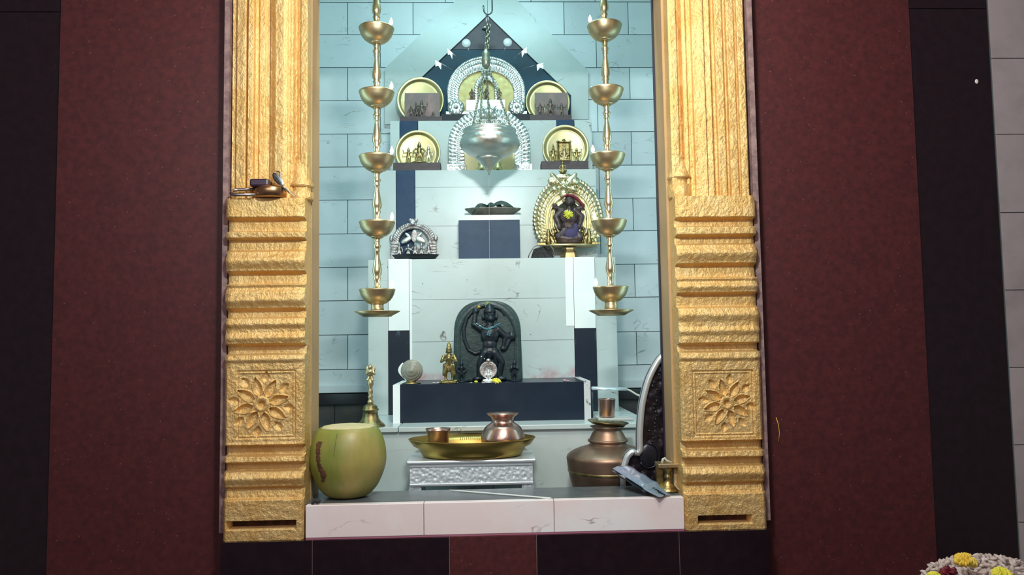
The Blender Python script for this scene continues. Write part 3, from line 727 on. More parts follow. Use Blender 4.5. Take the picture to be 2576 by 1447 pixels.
# ------------------------------------------------------------ plates, wooden stands and figurines
def plate(px, py, rpx, Y, label, zmin=None):
    r = S(rpx, Y); p = P(px, py, Y)
    M = Matrix.Rotation(R(90), 3, 'X')       # local z axis towards the camera
    mb = MB()
    mb.lathe([(0.0005, 0.0), (r*0.84, 0.0), (r*0.90, 0.012), (r*0.97, 0.0145), (r*1.0, 0.0140), (r*1.0, 0.0155), (r*0.975, 0.0165), (r*0.905, 0.0150), (r*0.885, 0.0135), (r*0.845, 0.004), (r*0.80, 0.003), (r*0.77, 0.0036), (r*0.74, 0.003), (0.0005, 0.003)], (0, 0, 0), 64, ax=M)
    o = mb.build('brass_plate', plate_brass, loc=p)
    return tag(o, label, 'plate', 'round brass plates behind the figurines')
def stand(x0, x1, y0, y1, Y, d, zbase, label):
    xm = (x0+x1)/2; a, b = X(x0, y0, Y), X(x1, y0, Y); h = Z(xm, y0, Y)-zbase
    o = MB().box(-(b-a)/2, (b-a)/2, 0, d, 0, h).build('wooden_stand', wood, loc=((a+b)/2, Y, zbase+0.0004), bevel=0.0015)
    tag(o, label, 'stand', 'wooden stands under the figurines'); return zbase+0.0004+h+0.0003
# upper left
YU = YD+0.01
za = stand(1006, 1113, 293, 303, YU, 0.06, ZT4, 'dark wooden stand under the upper left brass plate')
plate(1058, 255, 60, YU+0.075, 'large brass plate at upper left of altar, brown card in front')
def card(x0, x1, y0, Y, zb_, label):
    o = MB().box(X(x0, y0, Y), X(x1, y0, Y), 0, 0.002, 0, Z((x0+x1)/2, y0, Y)-zb_).build('brown_card', card_m, loc=(0, Y, zb_))
    return tag(o, label, 'card', 'brown cards in front of the plates')
card(1018, 1106, 234, YU+0.045, za, 'plain brown card leaning against the upper left brass plate')
figurine(1034, 262, 293, YU+0.02, za, figure_dark, 'small dark figurine furthest left before the upper left card', 'side')
figurine(1048, 259, 293, YU+0.03, za, figure_dark, 'small dark figurine second from left before the upper left card', 'hip')
figurine(1061, 251, 293, YU+0.015, za, figure_dark, 'tallest dark figurine before the upper left card', 'four', wide=1.1)
figurine(1090, 277, 293, YU+0.02, za, figure_dark, 'tiny seated dark figurine at the right before the upper left card', 'hip', seated=True, wide=1.3)
# upper right
za = stand(1332, 1438, 289, 302, YU, 0.06, ZT4, 'dark wooden stand under the upper right brass plate')
plate(1377, 260, 57, YU+0.075, 'brass plate at upper right of altar, brown card in front')
card(1345, 1428, 233, YU+0.045, za, 'plain brown card leaning against the upper right brass plate')
figurine(1359, 256, 290, YU+0.02, za, figure_dark, 'dark figurine with four arms at left before the upper right card', 'four')
figurine(1385, 246, 290, YU+0.02, za, figure_dark, 'tall dark figurine in the middle before the upper right card', 'hip', wide=1.2)
figurine(1413, 257, 290, YU+0.02, za, figure_dark, 'dark figurine with raised arms at right before the upper right card', 'up')
MB().tube([(0, 0, 0), (0, 0, S(28, YU))], 0.0012, 8).build('tiny_staff', brass_lt, loc=(X(1370, 290, YU+0.012), YU+0.012, za))
tag(bpy.data.objects['tiny_staff'], 'thin brass staff standing between the upper right figurines', 'staff')
# lower left
YV = YC+0.012
za = stand(989, 1108, 409, 427, YV, 0.06, ZT3, 'dark wooden stand under the lower left brass plate')
plate(1052, 386, 57, YV+0.068, 'brass plate at lower left of altar with three brass figurines')
figurine(1028, 370, 409, YV+0.02, za, brass_dk, 'brass figurine with raised arms at left before the lower left plate', 'up')
figurine(1055, 356, 409, YV+0.02, za, brass_dk, 'tallest brass figurine with long skirt before the lower left plate', 'hip', wide=1.5)
figurine(1078, 366, 409, YV+0.02, za, brass_lt, 'brass figurine holding a bow before the lower left plate', 'side', bow=True)
# lower right
za = stand(1362, 1480, 405, 425, YV, 0.06, ZT3, 'dark wooden stand under the lower right brass plate')
plate(1422, 375, 60, YV+0.068, 'brass plate at lower right of altar behind a framed seated idol')
figurine(1392, 365, 405, YV+0.02, za, brass_dk, 'brass figurine with pointed crown at left before the lower right plate', 'side', crown=1.6)
figurine(1451, 370, 405, YV+0.02, za, brass_dk, 'brass figurine at right before the lower right plate', 'four')
p = P(1419, 405, YV+0.02)
t = thing('framed_idol', 'small brass idol seated in a square topped frame before the lower right plate', 'idol', (p.x, YV+0.016, za))
f = S(1, YV)
mb = MB(); mb.box(-17*f, 17*f, 0.003, 0.007, 8*f, 53*f)
for q in (-1, 1): mb.cap((q*16*f, 0, 0.004), (q*16*f, 0, 50*f), 0.0035, 0.0035); mb.ell((q*16*f, -0.001, 52*f), 0.005)
mb.cap((-16*f, 0, 52*f), (16*f, 0, 52*f), 0.0035, 0.0035); mb.ell((0, 0, 56*f), 0.006)
mb.build('frame', brass_dk, t, remesh=0.0012)
figure_mesh(50*f, 'hip', True).build('seated_figure', brass, t, loc=(0, -0.007, 0), remesh=0.0009)
MB().box(-12*f, 12*f, -0.024, -0.002, -0.0002, 0.003).build('seat', brass_dk, t)

# ------------------------------------------------------------ upper silver arch with its figures, discs and flags
YA = YD+0.035
p = P(1224, 287, YA); f = S(1, YA)
ar = thing('silver_arch_shrine', 'large embossed silver arch with yellow panel at the top of the altar', 'shrine', (p.x, YA+0.02, ZT5+0.0004))
mb = MB()
def rel(t, s): return 0.004+0.003*abs(math.sin(t*PI*52))*math.sin(PI*min(1, s/0.45))*(s < .45)+0.0035*(0.45 <= s < .75)*abs(math.sin(t*PI*70))*math.sin(PI*(s-.45)/.3)+0.003*(s >= .75)*math.sin(PI*(s-.75)/.25)*abs(math.sin(t*PI*95))
arch_band(mb, 71*f, 119*f, 101*f, 158*f, 62*f, 0.006, rel, 420, 24, flare=8*f)
mb.build('silver_band', silver, ar)
mb = MB(); mb.prism([(x, z) for x, z in arch_path(74*f, 124*f, 62*f, 60, 8*f)], -0.003, 0.0); mb.build('yellow_panel', mat('yellow_metal', (0.42, 0.35, 0.16, 1), 0.45, 0.6, bump=0.5, bscale=45, bkind='vor'), ar)
for q in (-1, 1):
    mb = MB(); c = (q*78*f, -0.012, 22*f); mb.ell(c, (22*f, 0.006, 22*f), nu=24)
    for k in range(10): a = k*PI/5; mb.ell((c[0]+15*f*math.cos(a), -0.017, c[2]+15*f*math.sin(a)), (5*f, 0.004, 5*f))
    mb.ell((c[0], -0.019, c[2]), 6*f); mb.box(q*78*f-26*f, q*78*f+26*f, -0.012, 0, 0, 12*f); mb.build('rosette', silver, ar)
mb = MB(); mb.box(-52*f, 48*f, -0.036, -0.004, 8*f, 37*f); mb.build('silver_seat', silver_s, ar, bevel=0.001)
MB().box(-52*f, 48*f, -0.034, -0.004, 0, 7.8*f).build('seat_base', silver, ar)
mb = MB(); arch_band(mb, 21*f, 58*f, 31*f, 72*f, 34*f, 0.006, lambda t, s: 0.003*abs(math.sin(t*PI*24))*math.sin(PI*s), 120, 8, yb=-0.012)
kirti(mb, (0, -0.020, 80*f), 12*f); mb.T = Matrix.Translation((0, 0, 0))
o = mb.build('inner_arch', silver, ar, loc=(0, 0, 34*f+0.0003))
for x, h in ((-37, 36), (0, 38), (33, 36)):
    figure_mesh(h*f/1.02, 'side', wide=1.3).build('small_figure', figure_brown, ar, loc=(x*f, -0.022, 37*f+0.0003), remesh=0.001)
# discs and flags on rods fixed to the arch rim
def rod(a, b_, kind):
    A = P(a[0], a[1], YA+0.012); B = P(b_[0], b_[1], YA+0.012)
    lab = {'disc': 'silver disc on a thin rod fixed above the silver arch, %s side', 'flag': 'small silver flag on a thin rod beside the silver arch, %s'}
    nm = 'disc_finial' if kind == 'disc' else 'small_flag'
    sd = 'left' if a[0] < 1225 else 'right'
    if kind == 'flag': sd += ' side, ' + ('upper' if a[1] < 145 else 'lower') + ' one'
    t = thing(nm, lab[kind] % sd, 'ornament', B, group='silver ornaments around the arch')
    v = A-B
    MB().tube([(0, 0, 0), v], 0.0011, 6).build('rod', steel, t)
    if kind == 'disc':
        MB().lathe([(0.0005, 0), (0.0155, 0), (0.016, 0.0015), (0.0155, 0.003), (0.0005, 0.0035)], v, 28, ax=Matrix.Rotation(R(90), 3, 'X')).build('disc', disc_m, t)
    else:
        dn = Vector((v.x*0.05, 0, -1)).normalized() * 0.024; u = -v.normalized()
        q = [v, v+u*0.026, v+u*0.024+dn, v+u*0.013+dn*0.6, v+u*0.001+dn]
        n = len(q); mb = MB()
        mb.add([x-Vector((0, 0.0012, 0)) for x in q]+[x+Vector((0, 0.0002, 0)) for x in q], [tuple(range(n)), tuple(range(n, 2*n))[::-1]]+[(i, (i+1) % n, (i+1) % n+n, i+n) for i in range(n)], False)
        mb.build('flag', silver_s, t)
rod((1173, 109), (1184, 140), 'disc'); rod((1277, 107), (1263, 140), 'disc')
rod((1126, 121), (1156, 152), 'flag'); rod((1095, 151), (1138, 176), 'flag')
rod((1325, 118), (1292, 148), 'flag'); rod((1367, 158), (1312, 174), 'flag')
# finial lamp knob high on the gable
b = P(1222, 128, YA+0.03)
t = thing('umbrella_finial', 'small silver umbrella finial on a rod above the silver arch', 'ornament', b)
MB().tube([(0, 0, 0), (0, 0, S(62, YA))], 0.0018, 8).build('rod', steel, t)
MB().lathe([(0.012, S(56, YA)), (0.016, S(58, YA)), (0.010, S(66, YA)), (0.003, S(70, YA)), (0.001, S(76, YA))], (0, 0, 0), 20).build('umbrella', silver_d, t)

# ------------------------------------------------------------ lower silver arch
YL = YC+0.01
p = P(1232, 427, YL); f = S(1, YL)
al2 = thing('fluted_silver_arch', 'fluted silver arch standing behind the hanging silver vessel', 'arch', (p.x, YL+0.02, ZT3+0.0004))
mb = MB()
def rel2(t, s):
    v = 0.002
    if s > 0.5: v += 0.006*math.sin(PI*(s-.5)/.5)*(0.55+0.45*math.sin(t*2*PI*42 + (s-.5)*7*(1 if t < .5 else -1)))
    elif s > 0.28: v += 0.004*abs(math.sin(t*PI*70))*math.sin(PI*(s-.28)/.22)
    else: v += 0.003*abs(math.sin(t*PI*36+s*6))
    return v
arch_band(mb, 64*f, 118*f, 105*f, 164*f, 72*f, 0.006, rel2, 520, 30)
mb.build('silver_band', silver, al2)
mb = MB(); mb.prism([(x, z) for x, z in arch_path(66*f, 121*f, 72*f, 60)], -0.003, 0); mb.build('back_panel', plate_brass, al2)
mb = MB(); kirti(mb, (0, -0.014, 148*f), 19*f)
for q in (-1, 1):
    for k in range(4): mb.tube([(q*(24+k*11)*f+5*f*math.cos(a), -0.013, (128-k*7)*f+5*f*math.sin(a)) for a in [j*PI/5 for j in range(9)]], 0.0022, 6)
mb.build('crest', silver_s, al2)
for q in (-1, 1):
    mb = MB(); mb.box(q*84*f-24*f, q*84*f+24*f, -0.016, 0, 0, 17*f)
    for k in range(3): mb.tube([(q*84*f+(k-1)*14*f+5*f*math.cos(a), -0.017, 9*f+5*f*math.sin(a)) for a in [j*PI/5 for j in range(10)]], 0.0016, 6)
    mb.build('foot_block', silver, al2)
for q in (-1, 1):
    MB().lathe([(0.014, 0), (0.016, 0.008), (0.010, 0.014), (0.013, 0.024), (0.004, 0.036)], (q*0.028, -0.018, 0), 20).build('brass_foot', plate_brass, al2)

# ------------------------------------------------------------ hanging silver vessel on its hook and chains
YV2 = 2.38
p = P(1233, 440, YV2); f = S(1, YV2)
ve = thing('hanging_vessel', 'silver drip vessel with a conical bottom hanging from chains in front of the altar', 'vessel', (p.x, YV2, p.z))
z = lambda py: (Z(1233, py, YV2)-p.z)
mb = MB()
mb.lathe([(0.0012, z(441)), (3*f, z(434)), (13*f, z(420)), (24*f, z(408)), (31*f, z(402)), (33*f, z(398))], (-3*f, 0, 0), 40)
mb.build('drip_cone', silver_s, ve)
mb = MB()
mb.lathe([(14*f, z(402)), (36*f, z(397)), (55*f, z(388)), (70*f, z(377)), (77*f, z(366)), (76.5*f, z(357)), (72*f, z(349)), (70*f, z(346)), (72*f, z(344)), (68*f, z(339)), (66*f, z(335)), (68*f, z(332)), (68*f, z(329)), (65*f, z(329)), (63*f, z(333)), (68*f, z(350)), (72*f, z(364)), (60*f, z(380)), (12*f, z(396))], (0, 0, 0), 72)
mb.build('bowl', silver_s, ve)
def chain(mb, A, B, pitch=0.009, r=0.0013, ln=0.0075, wd=0.0034):
    A = Vector(A); B = Vector(B); d = B-A; n = max(2, int(d.length/pitch)); dn = d.normalized(); q0 = dn.orthogonal().normalized()
    for i in range(n):
        c = A+d*((i+0.5)/n); u = q0 if i % 2 else dn.cross(q0)
        mb.tube([c+dn*math.cos(a*PI/4)*ln+u*math.sin(a*PI/4)*wd for a in range(8)], r, 5, closed=True)
jx, jz = (1226-1233)*f, z(152)
for (x, py, yy) in ((-43, 322, -0.03), (54, 325, -0.03), (2, 326, 0.066)):
    mb = MB(); chain(mb, (jx, 0, jz), (x*f, yy, z(py+4))); mb.build('chain', chain_m, ve)
mb = MB(); chain(mb, (jx-6*f, -0.003, z(175)), (-25*f, -0.062, z(329))); mb.build('chain', chain_m, ve)
MB().lathe([(0.006, z(172)), (0.013, z(165)), (0.015, z(152)), (0.011, z(140)), (0.013, z(134)), (0.006, z(126)), (0.004, z(122))], (jx, 0, 0), 16).build('chain_knot', chain_m, ve)
mb = MB(); chain(mb, (jx, 0, z(124)), (0, 0, z(62)), 0.010, 0.0022, 0.008, 0.0045); chain(mb, (jx+5*f, -0.004, z(124)), (3*f, -0.004, z(64)), 0.010, 0.0022, 0.008, 0.0045)
mb.build('chain', chain_m, ve)
mb = MB(); mb.tube([(-5*f, 0, z(72)), (-5*f, 0, z(38))], 0.0018, 8); mb.tube([(0, 0, z(66)), (0, 0, z(36))], 0.0016, 8); mb.build('link_rod', steel, ve)
# hook from the ceiling
hk = MB(); pts_ = [(11*f, 0, 2.9-p.z), (11*f, 0, z(22))]+[(0+11*f*math.cos(a), 0, z(24)-13*f*math.sin(a)) for a in [k*PI/10 for k in range(11)]]+[(-12*f, 0, z(14))]
hk.tube(pts_, 0.0024, 8); tag(hk.build('iron_hook', iron, loc=(p.x, YV2, p.z)), 'dark iron hook hanging from above, holding the chained silver vessel', 'hook')
mb = MB(); mb.tube([(-3*f, 0, z(441)), (-4*f, 0, z(441)-0.20), (-5*f, 0, Z(1228, 757, YV2)-p.z)], 0.0006, 6)
tag(mb.build('water_thread', water, loc=(p.x, YV2, p.z)), 'thin thread of water falling from the silver vessel onto the black idol', 'water')

# ------------------------------------------------------------ left small shrine on its dark dish
YQ = YP+0.012
b = P(1045, 645, YQ+0.03); f = S(1, YQ)
o = MB().lathe([(0.001, 0), (44*f, 0), (52*f, 0.006), (60*f, 0.0165), (61*f, 0.0175), (58*f, 0.0175), (50*f, 0.008), (0.001, 0.006)], (0, 0, 0), 48)
o.v = [(x, y*0.36, z_) for x, y, z_ in o.v]
o = o.build('dark_dish', dark_metal, loc=(X(1045, 645, YQ+0.02), YQ+0.023, ZT2+0.0008))
tag(o, 'shallow dark metal dish in front of the small copper and silver shrine', 'dish')
sh = thing('arched_shrine', 'small tarnished silver arch shrine with hooded figures on the left ledge', 'shrine', (X(1036, 640, YQ), YQ+0.075, ZT2+0.009))
f = S(1, YQ+0.06)
mb = MB()
arch_band(mb, 37*f, 76*f, 56*f, 94*f, 42*f, 0.006, lambda t, s: 0.0035*(abs(math.sin(t*PI*40))*math.sin(PI*s)+0.5*abs(math.sin(s*PI*3))), 260, 16)
mb.build('arch_band', silver_d, sh)
mb = MB(); kirti(mb, (-2*f, -0.010, 90*f), 9*f); mb.ell((-8*f, -0.010, 99*f), (5*f, 3*f, 5*f)); mb.ell((6*f, -0.010, 99*f), (6*f, 3*f, 5*f)); mb.build('crest', silver_d, sh, remesh=0.0012)
for q in (-1, 1):
    mb = MB()
    for k in range(4): mb.cap((q*47*f-9*f, -0.010, (18+7*k)*f), (q*47*f+9*f, -0.010, (18+7*k)*f), 2.6*f, 2.6*f)
    mb.box(q*47*f-9*f, q*47*f+9*f, -0.010, 0.0, 0.0, 44*f); mb.ell((q*56*f, -0.010, 52*f), (5*f, 4*f, 9*f)); mb.build('side_pillar', silver_d, sh)
for k, (x, h, a) in enumerate(((-36, 34, 'side'), (-13, 30, 'pray'), (4, 34, 'hip'), (20, 32, 'pray'), (38, 34, 'side'))):
    figure_mesh(h*f*1.35, a, wide=1.4).build('figure', silver_d, sh, loc=(x*f, -0.014-0.004*(k % 2), 0.0), remesh=0.001)
for q in (-1, 1):
    mb = MB()
    mb.ell((q*18*f, -0.012, 48*f), (15*f, 3*f, 7*f), Matrix.Rotation(q*R(30), 3, 'Y'))
    mb.ell((q*14*f, -0.012, 60*f), (10*f, 3*f, 4*f), Matrix.Rotation(q*R(-40), 3, 'Y')); mb.build('hood', silver_s, sh, remesh=0.0012)
mb = MB(); mb.ell((2*f, -0.010, 58*f), (9*f, 3*f, 17*f)); mb.build('hood', silver_d, sh, remesh=0.0012)
MB().box(-56*f, 54*f, -0.022, 0.004, -0.0088, 0.0).build('shrine_base', silver_d, sh)

# ------------------------------------------------------------ brass idol on pedestal, right ledge
YR = YP+0.05
p = P(1432, 640, YR); f = S(1, YR)
ib = thing('brass_arch_idol', 'dark dressed idol inside a beaded brass arch on a faceted pedestal, right ledge', 'idol', (p.x, YR, ZT2+0.0006))
mb = MB(); mb.lathe([(24*f, 0), (24*f, 4*f), (21*f, 14*f), (15*f, 22*f), (18*f, 24*f), (18*f, 29*f), (12*f, 31*f), (26*f, 33*f)], (0, 0, 0), 6, smooth=False); mb.build('pedestal', brass, ib)
mb = MB(); mb.lathe([(0.001, 30*f), (40*f, 31*f), (70*f, 30*f), (72*f, 33*f), (70*f, 35*f), (0.001, 37*f)], (0, 0, 0), 56); mb.v = [(x, y*0.47, z_) for x, y, z_ in mb.v]; mb.build('base_plate', brass, ib)
zb0 = 37*f
mb = MB()
def rel3(t, s):
    if s > 0.80: return 0.003+0.006*abs(math.sin(t*PI*34))*math.sin(PI*(s-.80)/.20)
    if s > 0.60: return 0.003+0.0045*abs(math.sin(t*PI*44))*math.sin(PI*(s-.60)/.20)
    return 0.003+0.007*abs(math.sin(s/0.60*PI*2.5))
arch_band(mb, 34*f, 104*f, 80*f, 162*f, 62*f, 0.006, rel3, 480, 40, flare=22*f)
for i, (x, z_) in enumerate(arch_path(86*f, 170*f, 62*f, 44, 24*f)):
    mb.ell((x, -0.010, z_), (6*f, 4*f, 6*f), nu=10, nv=6)
mb.build('beaded_arch', brass_lt, ib, loc=(0, 0.018, zb0))
mb = MB(); kirti(mb, (-10*f, -0.006, 150*f), 17*f); mb.ell((-10*f, -0.012, 128*f), (13*f, 8*f, 12*f)); mb.ell((-8*f, -0.014, 112*f), (8*f, 7*f, 9*f))
for q in (-1, 1): mb.cap((-10*f+q*14*f, -0.004, 160*f), (-10*f+q*30*f, -0.004, 180*f), 10*f, 6*f); mb.ell((-10*f+q*28*f, -0.006, 164*f), (14*f, 6*f, 11*f)); mb.ell((-10*f+q*24*f, -0.012, 142*f), (9*f, 6*f, 8*f))
mb.ell((-10*f, -0.006, 175*f), (22*f, 6*f, 9*f)); mb.build('lion_crest', brass_lt, ib, loc=(0, 0.010, zb0), remesh=0.0011)
figure_mesh(40*f, 'hip', True).build('crest_figure', brass_dk, ib, loc=(-12*f, 0.004, zb0+184*f), remesh=0.0009)
for q in (-1, 1):
    mb = MB(); mb.tube([(q*15*f, -0.012, 2*f), (q*20*f, -0.013, 22*f), (q*29*f, -0.012, 48*f), (q*37*f, -0.010, 66*f)], [6*f, 5*f, 6*f, 3*f], 10, flat=0.4); mb.build('side_blade', brass_lt, ib, loc=(0, 0.008, zb0))
    mb = MB(); mb.box(q*60*f-20*f, q*60*f+20*f, -0.008, 0, 0.0, 5*f); mb.lathe([(7*f, 0), (8*f, 8*f), (4*f, 20*f), (6*f, 28*f), (3*f, 40*f)], (q*52*f, -0.008, 0), 14)
    for k in range(5): mb.ell((q*(34+3*(k % 3))*f, -0.012, (8+8*k)*f), 5*f)
    mb.build('attendant', brass_dk, ib, loc=(0, 0.010, zb0))
mb = MB(); e = lambda x, z_, y=0.0: (x*f, y, z_*f*1.12)
mb.ell(e(2, 98, -0.004), (13*f, 12*f, 15*f)); mb.ell(e(0, 92, -0.016), (4*f, 4*f, 5*f)); mb.cap(e(2, 76), e(2, 90), 8*f, 7*f)
mb.ell(e(0, 62), (24*f, 14*f, 22*f)); mb.ell(e(0, 40), (19*f, 13*f, 16*f))
for q in (-1, 1):
    mb.cap(e(q*16, 76), e(q*33, 62, -0.004), 9*f, 8*f); mb.cap(e(q*33, 62, -0.004), e(q*26, 42, -0.010), 8*f, 6*f); mb.ell(e(q*25, 38, -0.012), 7*f)
    mb.cap(e(q*18, 78, 0.002), e(q*34, 84, 0.0), 7*f, 6*f); mb.ell(e(q*35, 88, 0.0), 7*f)
    mb.cap(e(q*10, 30), e(q*27, 16, -0.010), 12*f, 9*f); mb.cap(e(q*27, 14, -0.010), e(q*-4, 10, -0.016), 8*f, 6*f)
    mb.ell(e(2+q*13, 96, 0), (3*f, 3*f, 6*f))
mb.ell(e(0, 6), (32*f, 16*f, 7*f)); mb.lathe([(13*f, 108*f), (12*f, 114*f), (4*f, 122*f)], (2*f, -0.002, 0), 16)
mb.build('idol_body', idol_dark, ib, loc=(0, -0.006, zb0), remesh=0.0012)
mb = MB(); mb.tube([e(-16, 104, -0.016), e(-4, 111, -0.020), e(10, 109, -0.020), e(22, 102, -0.017), e(34, 90, -0.014), e(38, 80, -0.012)], [2*f, 5*f, 7*f, 7*f, 6*f, 2*f], 10, flat=0.6)
mb.build('maroon_turban', cloth_r, ib, loc=(0, 0, zb0), remesh=0.001)
mb = MB(); mb.ell(e(4, 22, -0.022), (18*f, 6*f, 14*f)); mb.ell(e(16, 34, -0.020), (8*f, 5*f, 14*f)); mb.build('indigo_skirt', cloth_v, ib, loc=(0, 0, zb0), remesh=0.0012)
def flower_mesh(r, n=26, seed=1, flat=0.6):
    rnd = random.Random(seed); mb = MB()
    for k in range(n):
        a = rnd.uniform(0, 2*PI); e = rnd.uniform(0, 1)
        q = Quaternion((0, 0, 1), a) @ Quaternion((0, 1, 0), -R(80*(1-e)))
        c = q @ Vector((0, 0, r*0.62)); c.z = abs(c.z)*flat
        mb.ell(c+Vector((0, 0, r*0.15)), (r*0.26, r*0.10, r*0.36), q.to_matrix(), 7, 5)
    mb.ell((0, 0, r*0.3), (r*0.5, r*0.5, r*0.3), None, 10, 6)
    return mb
o = flower_mesh(0.019, 80, 5, 0.8).build('yellow_flower', yellow, loc=P(1429, 541, YR-0.020), rot=(R(80), R(-25), R(10)))
tag(o, 'bright yellow flower tucked on the chest of the idol in the brass arch', 'flower')
# black folded pouch and crumpled plastic below
b = P(1365, 641, YR-0.03)
t = thing('black_pouch', 'crumpled black pouch in clear plastic left of the brass idol pedestal', 'pouch', (b.x, YR-0.02, ZT2+0.0008))
f = S(1, YR)
mb = MB(); mb.grid(16, 12, lambda u, v: ((u-.5)*58*f*(1-.25*v), -0.012+0.022*v+0.003*math.sin(u*19+v*7), 0.001+30*f*v*(1-0.5*abs(u-.5))+0.002*math.sin(u*13)*v))
mb.grid(16, 12, lambda u, v: ((u-.5)*58*f*(1-.25*v), 0.030-0.020*v, 0.001+30*f*v*(1-0.5*abs(u-.5))+0.002*math.sin(u*13)*v)); mb.build('pouch', black_soft, t)
mb = MB(); mb.tube([(-36*f, -0.014, 0.001), (-34*f, -0.014, 9*f), (-22*f, -0.014, 28*f), (-12*f, -0.014, 32*f), (18*f, -0.014, 32*f), (27*f, -0.014, 22*f), (30*f, -0.014, 4*f)], 0.0016, 6); mb.build('plastic_edge', pewter, t)
rnd = random.Random(3)
b = P(1492, 640, YR)
mb = MB(); mb.grid(22, 14, lambda u, v: ((u-.5)*74*f, -0.01+0.028*v+rnd.uniform(-.003, .003), 0.001+(20*f*math.sin(PI*min(1, u*1.1))**.6)*math.sin(PI/2*v)*(0.8+0.2*math.sin(u*17))+(rnd.uniform(0, .002) if v > 0 else 0)), smooth=False)
tag(mb.build('plastic_bag', clear, loc=(b.x, YR-0.015, ZT2+0.0005)), 'crumpled translucent plastic bag at the right end of the ledge', 'bag')

# ------------------------------------------------------------ leaf dish on the niche lid
YN = YP+0.053
b = P(1240, 541, YN); f = S(1, YN)
t = thing('flower_dish', 'grey petal-edged metal dish on the marble lid, holding dark leaves', 'dish', (b.x, YN, ZLID+0.0006))
mb = MB(); mb.lathe([(0.001, 0), (46*f, 0), (56*f, 8*f), (69*f, 17*f), (72*f, 20*f), (69*f, 20*f), (54*f, 12*f), (0.001, 3*f)], (0, 0, 0), 96, fn=lambda a, i: 1+0.05*abs(math.sin(a*5))*(1 < i < 7)-0.03)
mb.T = Matrix.Diagonal((1, 0.62, 1, 1)); 
mb.v = [(x, y*0.47, z) for x, y, z in mb.v]; mb.T = None
mb.build('dish', pewter, t)
def leafm(L_, W_, arch, lift): return lambda u, v: ((u-.5)*L_, (v-.5)*W_*math.sin(PI*(0.04+0.92*u)), lift+arch*math.sin(PI*u)+0.004*abs(v-.5)*2)
for k, (x, y, rz, L_, W_, h_) in enumerate(((-24, -.010, 10, 52, 34, 10), (22, -.006, -8, 74, 40, 14), (0, .010, 40, 56, 32, 14), (34, .008, -30, 50, 30, 9), (-30, .01, -25, 48, 28, 8))):
    mb = MB(); g = leafm(L_*f, W_*f, (h_+7)*f, 12*f); mb.grid(14, 8, g); mb.grid(14, 8, lambda u, v: (g(u, v)[0], g(u, v)[1], g(u, v)[2]-0.0008))
    o = mb.build('betel_leaf', leaf, loc=(b.x+x*f, YN+y, ZLID+0.001), rot=(R(24 if k % 2 else 16), R(6*(k-2)), R(rz)))
    tag(o, 'dark green betel leaf lying in the petal-edged dish', 'leaf', 'betel leaves in the petal-edged dish')

# ------------------------------------------------------------ black stone idol
YI = YB+0.075
p = P(1228, 963, YI); f = S(1, YI)
st = thing('black_stone_idol', 'round-topped black stone slab carved with a standing monkey deity, on the black block', 'idol', (p.x, YI+0.02, ZBLK+0.0004))
sl = []
for i in range(41):
    a = PI-PI*i/40; ca, sa = math.cos(a), math.sin(a)
    sl.append((85*f*math.copysign(abs(ca)**0.75, ca), (120+84*sa**0.85)*f))
sl = [(-88*f, 0)]+sl+[(88*f, 0)]
mb = MB(); mb.prism(sl, 0, 0.05); 
o = mb.build('stone_slab', stone, st, bevel=0.006)
# raised rim and shallow inner arch
mb = MB(); arch_band(mb, 68*f, 186*f, 84*f, 203*f, 110*f, 0.003, lambda t, s: 0.003*math.sin(PI*s), 90, 8, yb=0.0); mb.build('slab_rim', stone, st)
mb = MB()
q = lambda x, z, y=-0.010: (x*f, y, z*f)
def lb(a, b_, r0, r1): mb.cap(a, b_, r0*f, r1*f, 12)
# torso, belly, hips
mb.ell(q(6, 118), (24*f, 13*f, 26*f)); mb.ell(q(5, 92), (18*f, 11*f, 20*f)); mb.ell(q(5, 74), (24*f, 12*f, 15*f))
# legs: striding
lb(q(-6, 72), q(-20, 44), 12, 9); lb(q(-20, 44), q(-22, 12), 9, 6.5); mb.ell(q(-27, 7), (13*f, 8*f, 6*f))
lb(q(16, 72), q(34, 48), 12, 9); lb(q(34, 48), q(28, 14), 9, 6.5); mb.ell(q(34, 7), (13*f, 8*f, 6*f))
# raised right arm and arm on hip holding the club
lb(q(-16, 132), q(-34, 144), 9, 7.5); lb(q(-34, 144), q(-30, 172), 7.5, 5.5); mb.ell(q(-29, 177), 7*f)
for k in range(4): lb(q(-33+3*k, 178), q(-34+3.4*k, 188-abs(k-1.5)), 1.8, 1.3)
lb(q(-23, 176), q(-20, 182), 1.8, 1.3)
lb(q(26, 130), q(46, 112), 9, 7.5); lb(q(46, 112), q(40, 86), 7.5, 5.5); mb.ell(q(38, 82), 7*f)
lb(q(44, 80), q(58, 108), 4, 4.5); mb.ell(q(61, 114), (10*f, 8*f, 12*f))
# neck, head with crown, muzzle, ears
lb(q(6, 138), q(6, 150), 9, 8); mb.ell(q(6, 163), (15*f, 13*f, 16*f)); mb.ell(q(8, 157, -0.022), (9*f, 8*f, 7*f)); mb.ell(q(4, 168, -0.024), (4*f, 3*f, 3*f)); mb.ell(q(12, 168, -0.024), (4*f, 3*f, 3*f))
for s_ in (-1, 1): mb.ell(q(6+s_*17, 162), (4*f, 4*f, 7*f))
mb.lathe([(15*f, 172*f), (16*f, 176*f), (12*f, 184*f), (6*f, 192*f), (1*f, 197*f)], (6*f, -0.010, 0), 18)
# tail sweeping over the head, scarf
tp = [q(a_, b_, -0.003) for a_, b_ in ((-14, 76), (-32, 70), (-48, 80), (-58, 104), (-60, 132), (-52, 160), (-32, 184), (2, 194), (34, 182), (44, 164))]
mb.tube(tp, [6*f, 5.5*f, 5*f, 5*f, 5*f, 5*f, 4.5*f, 4*f, 3.5*f, 2*f], 10)
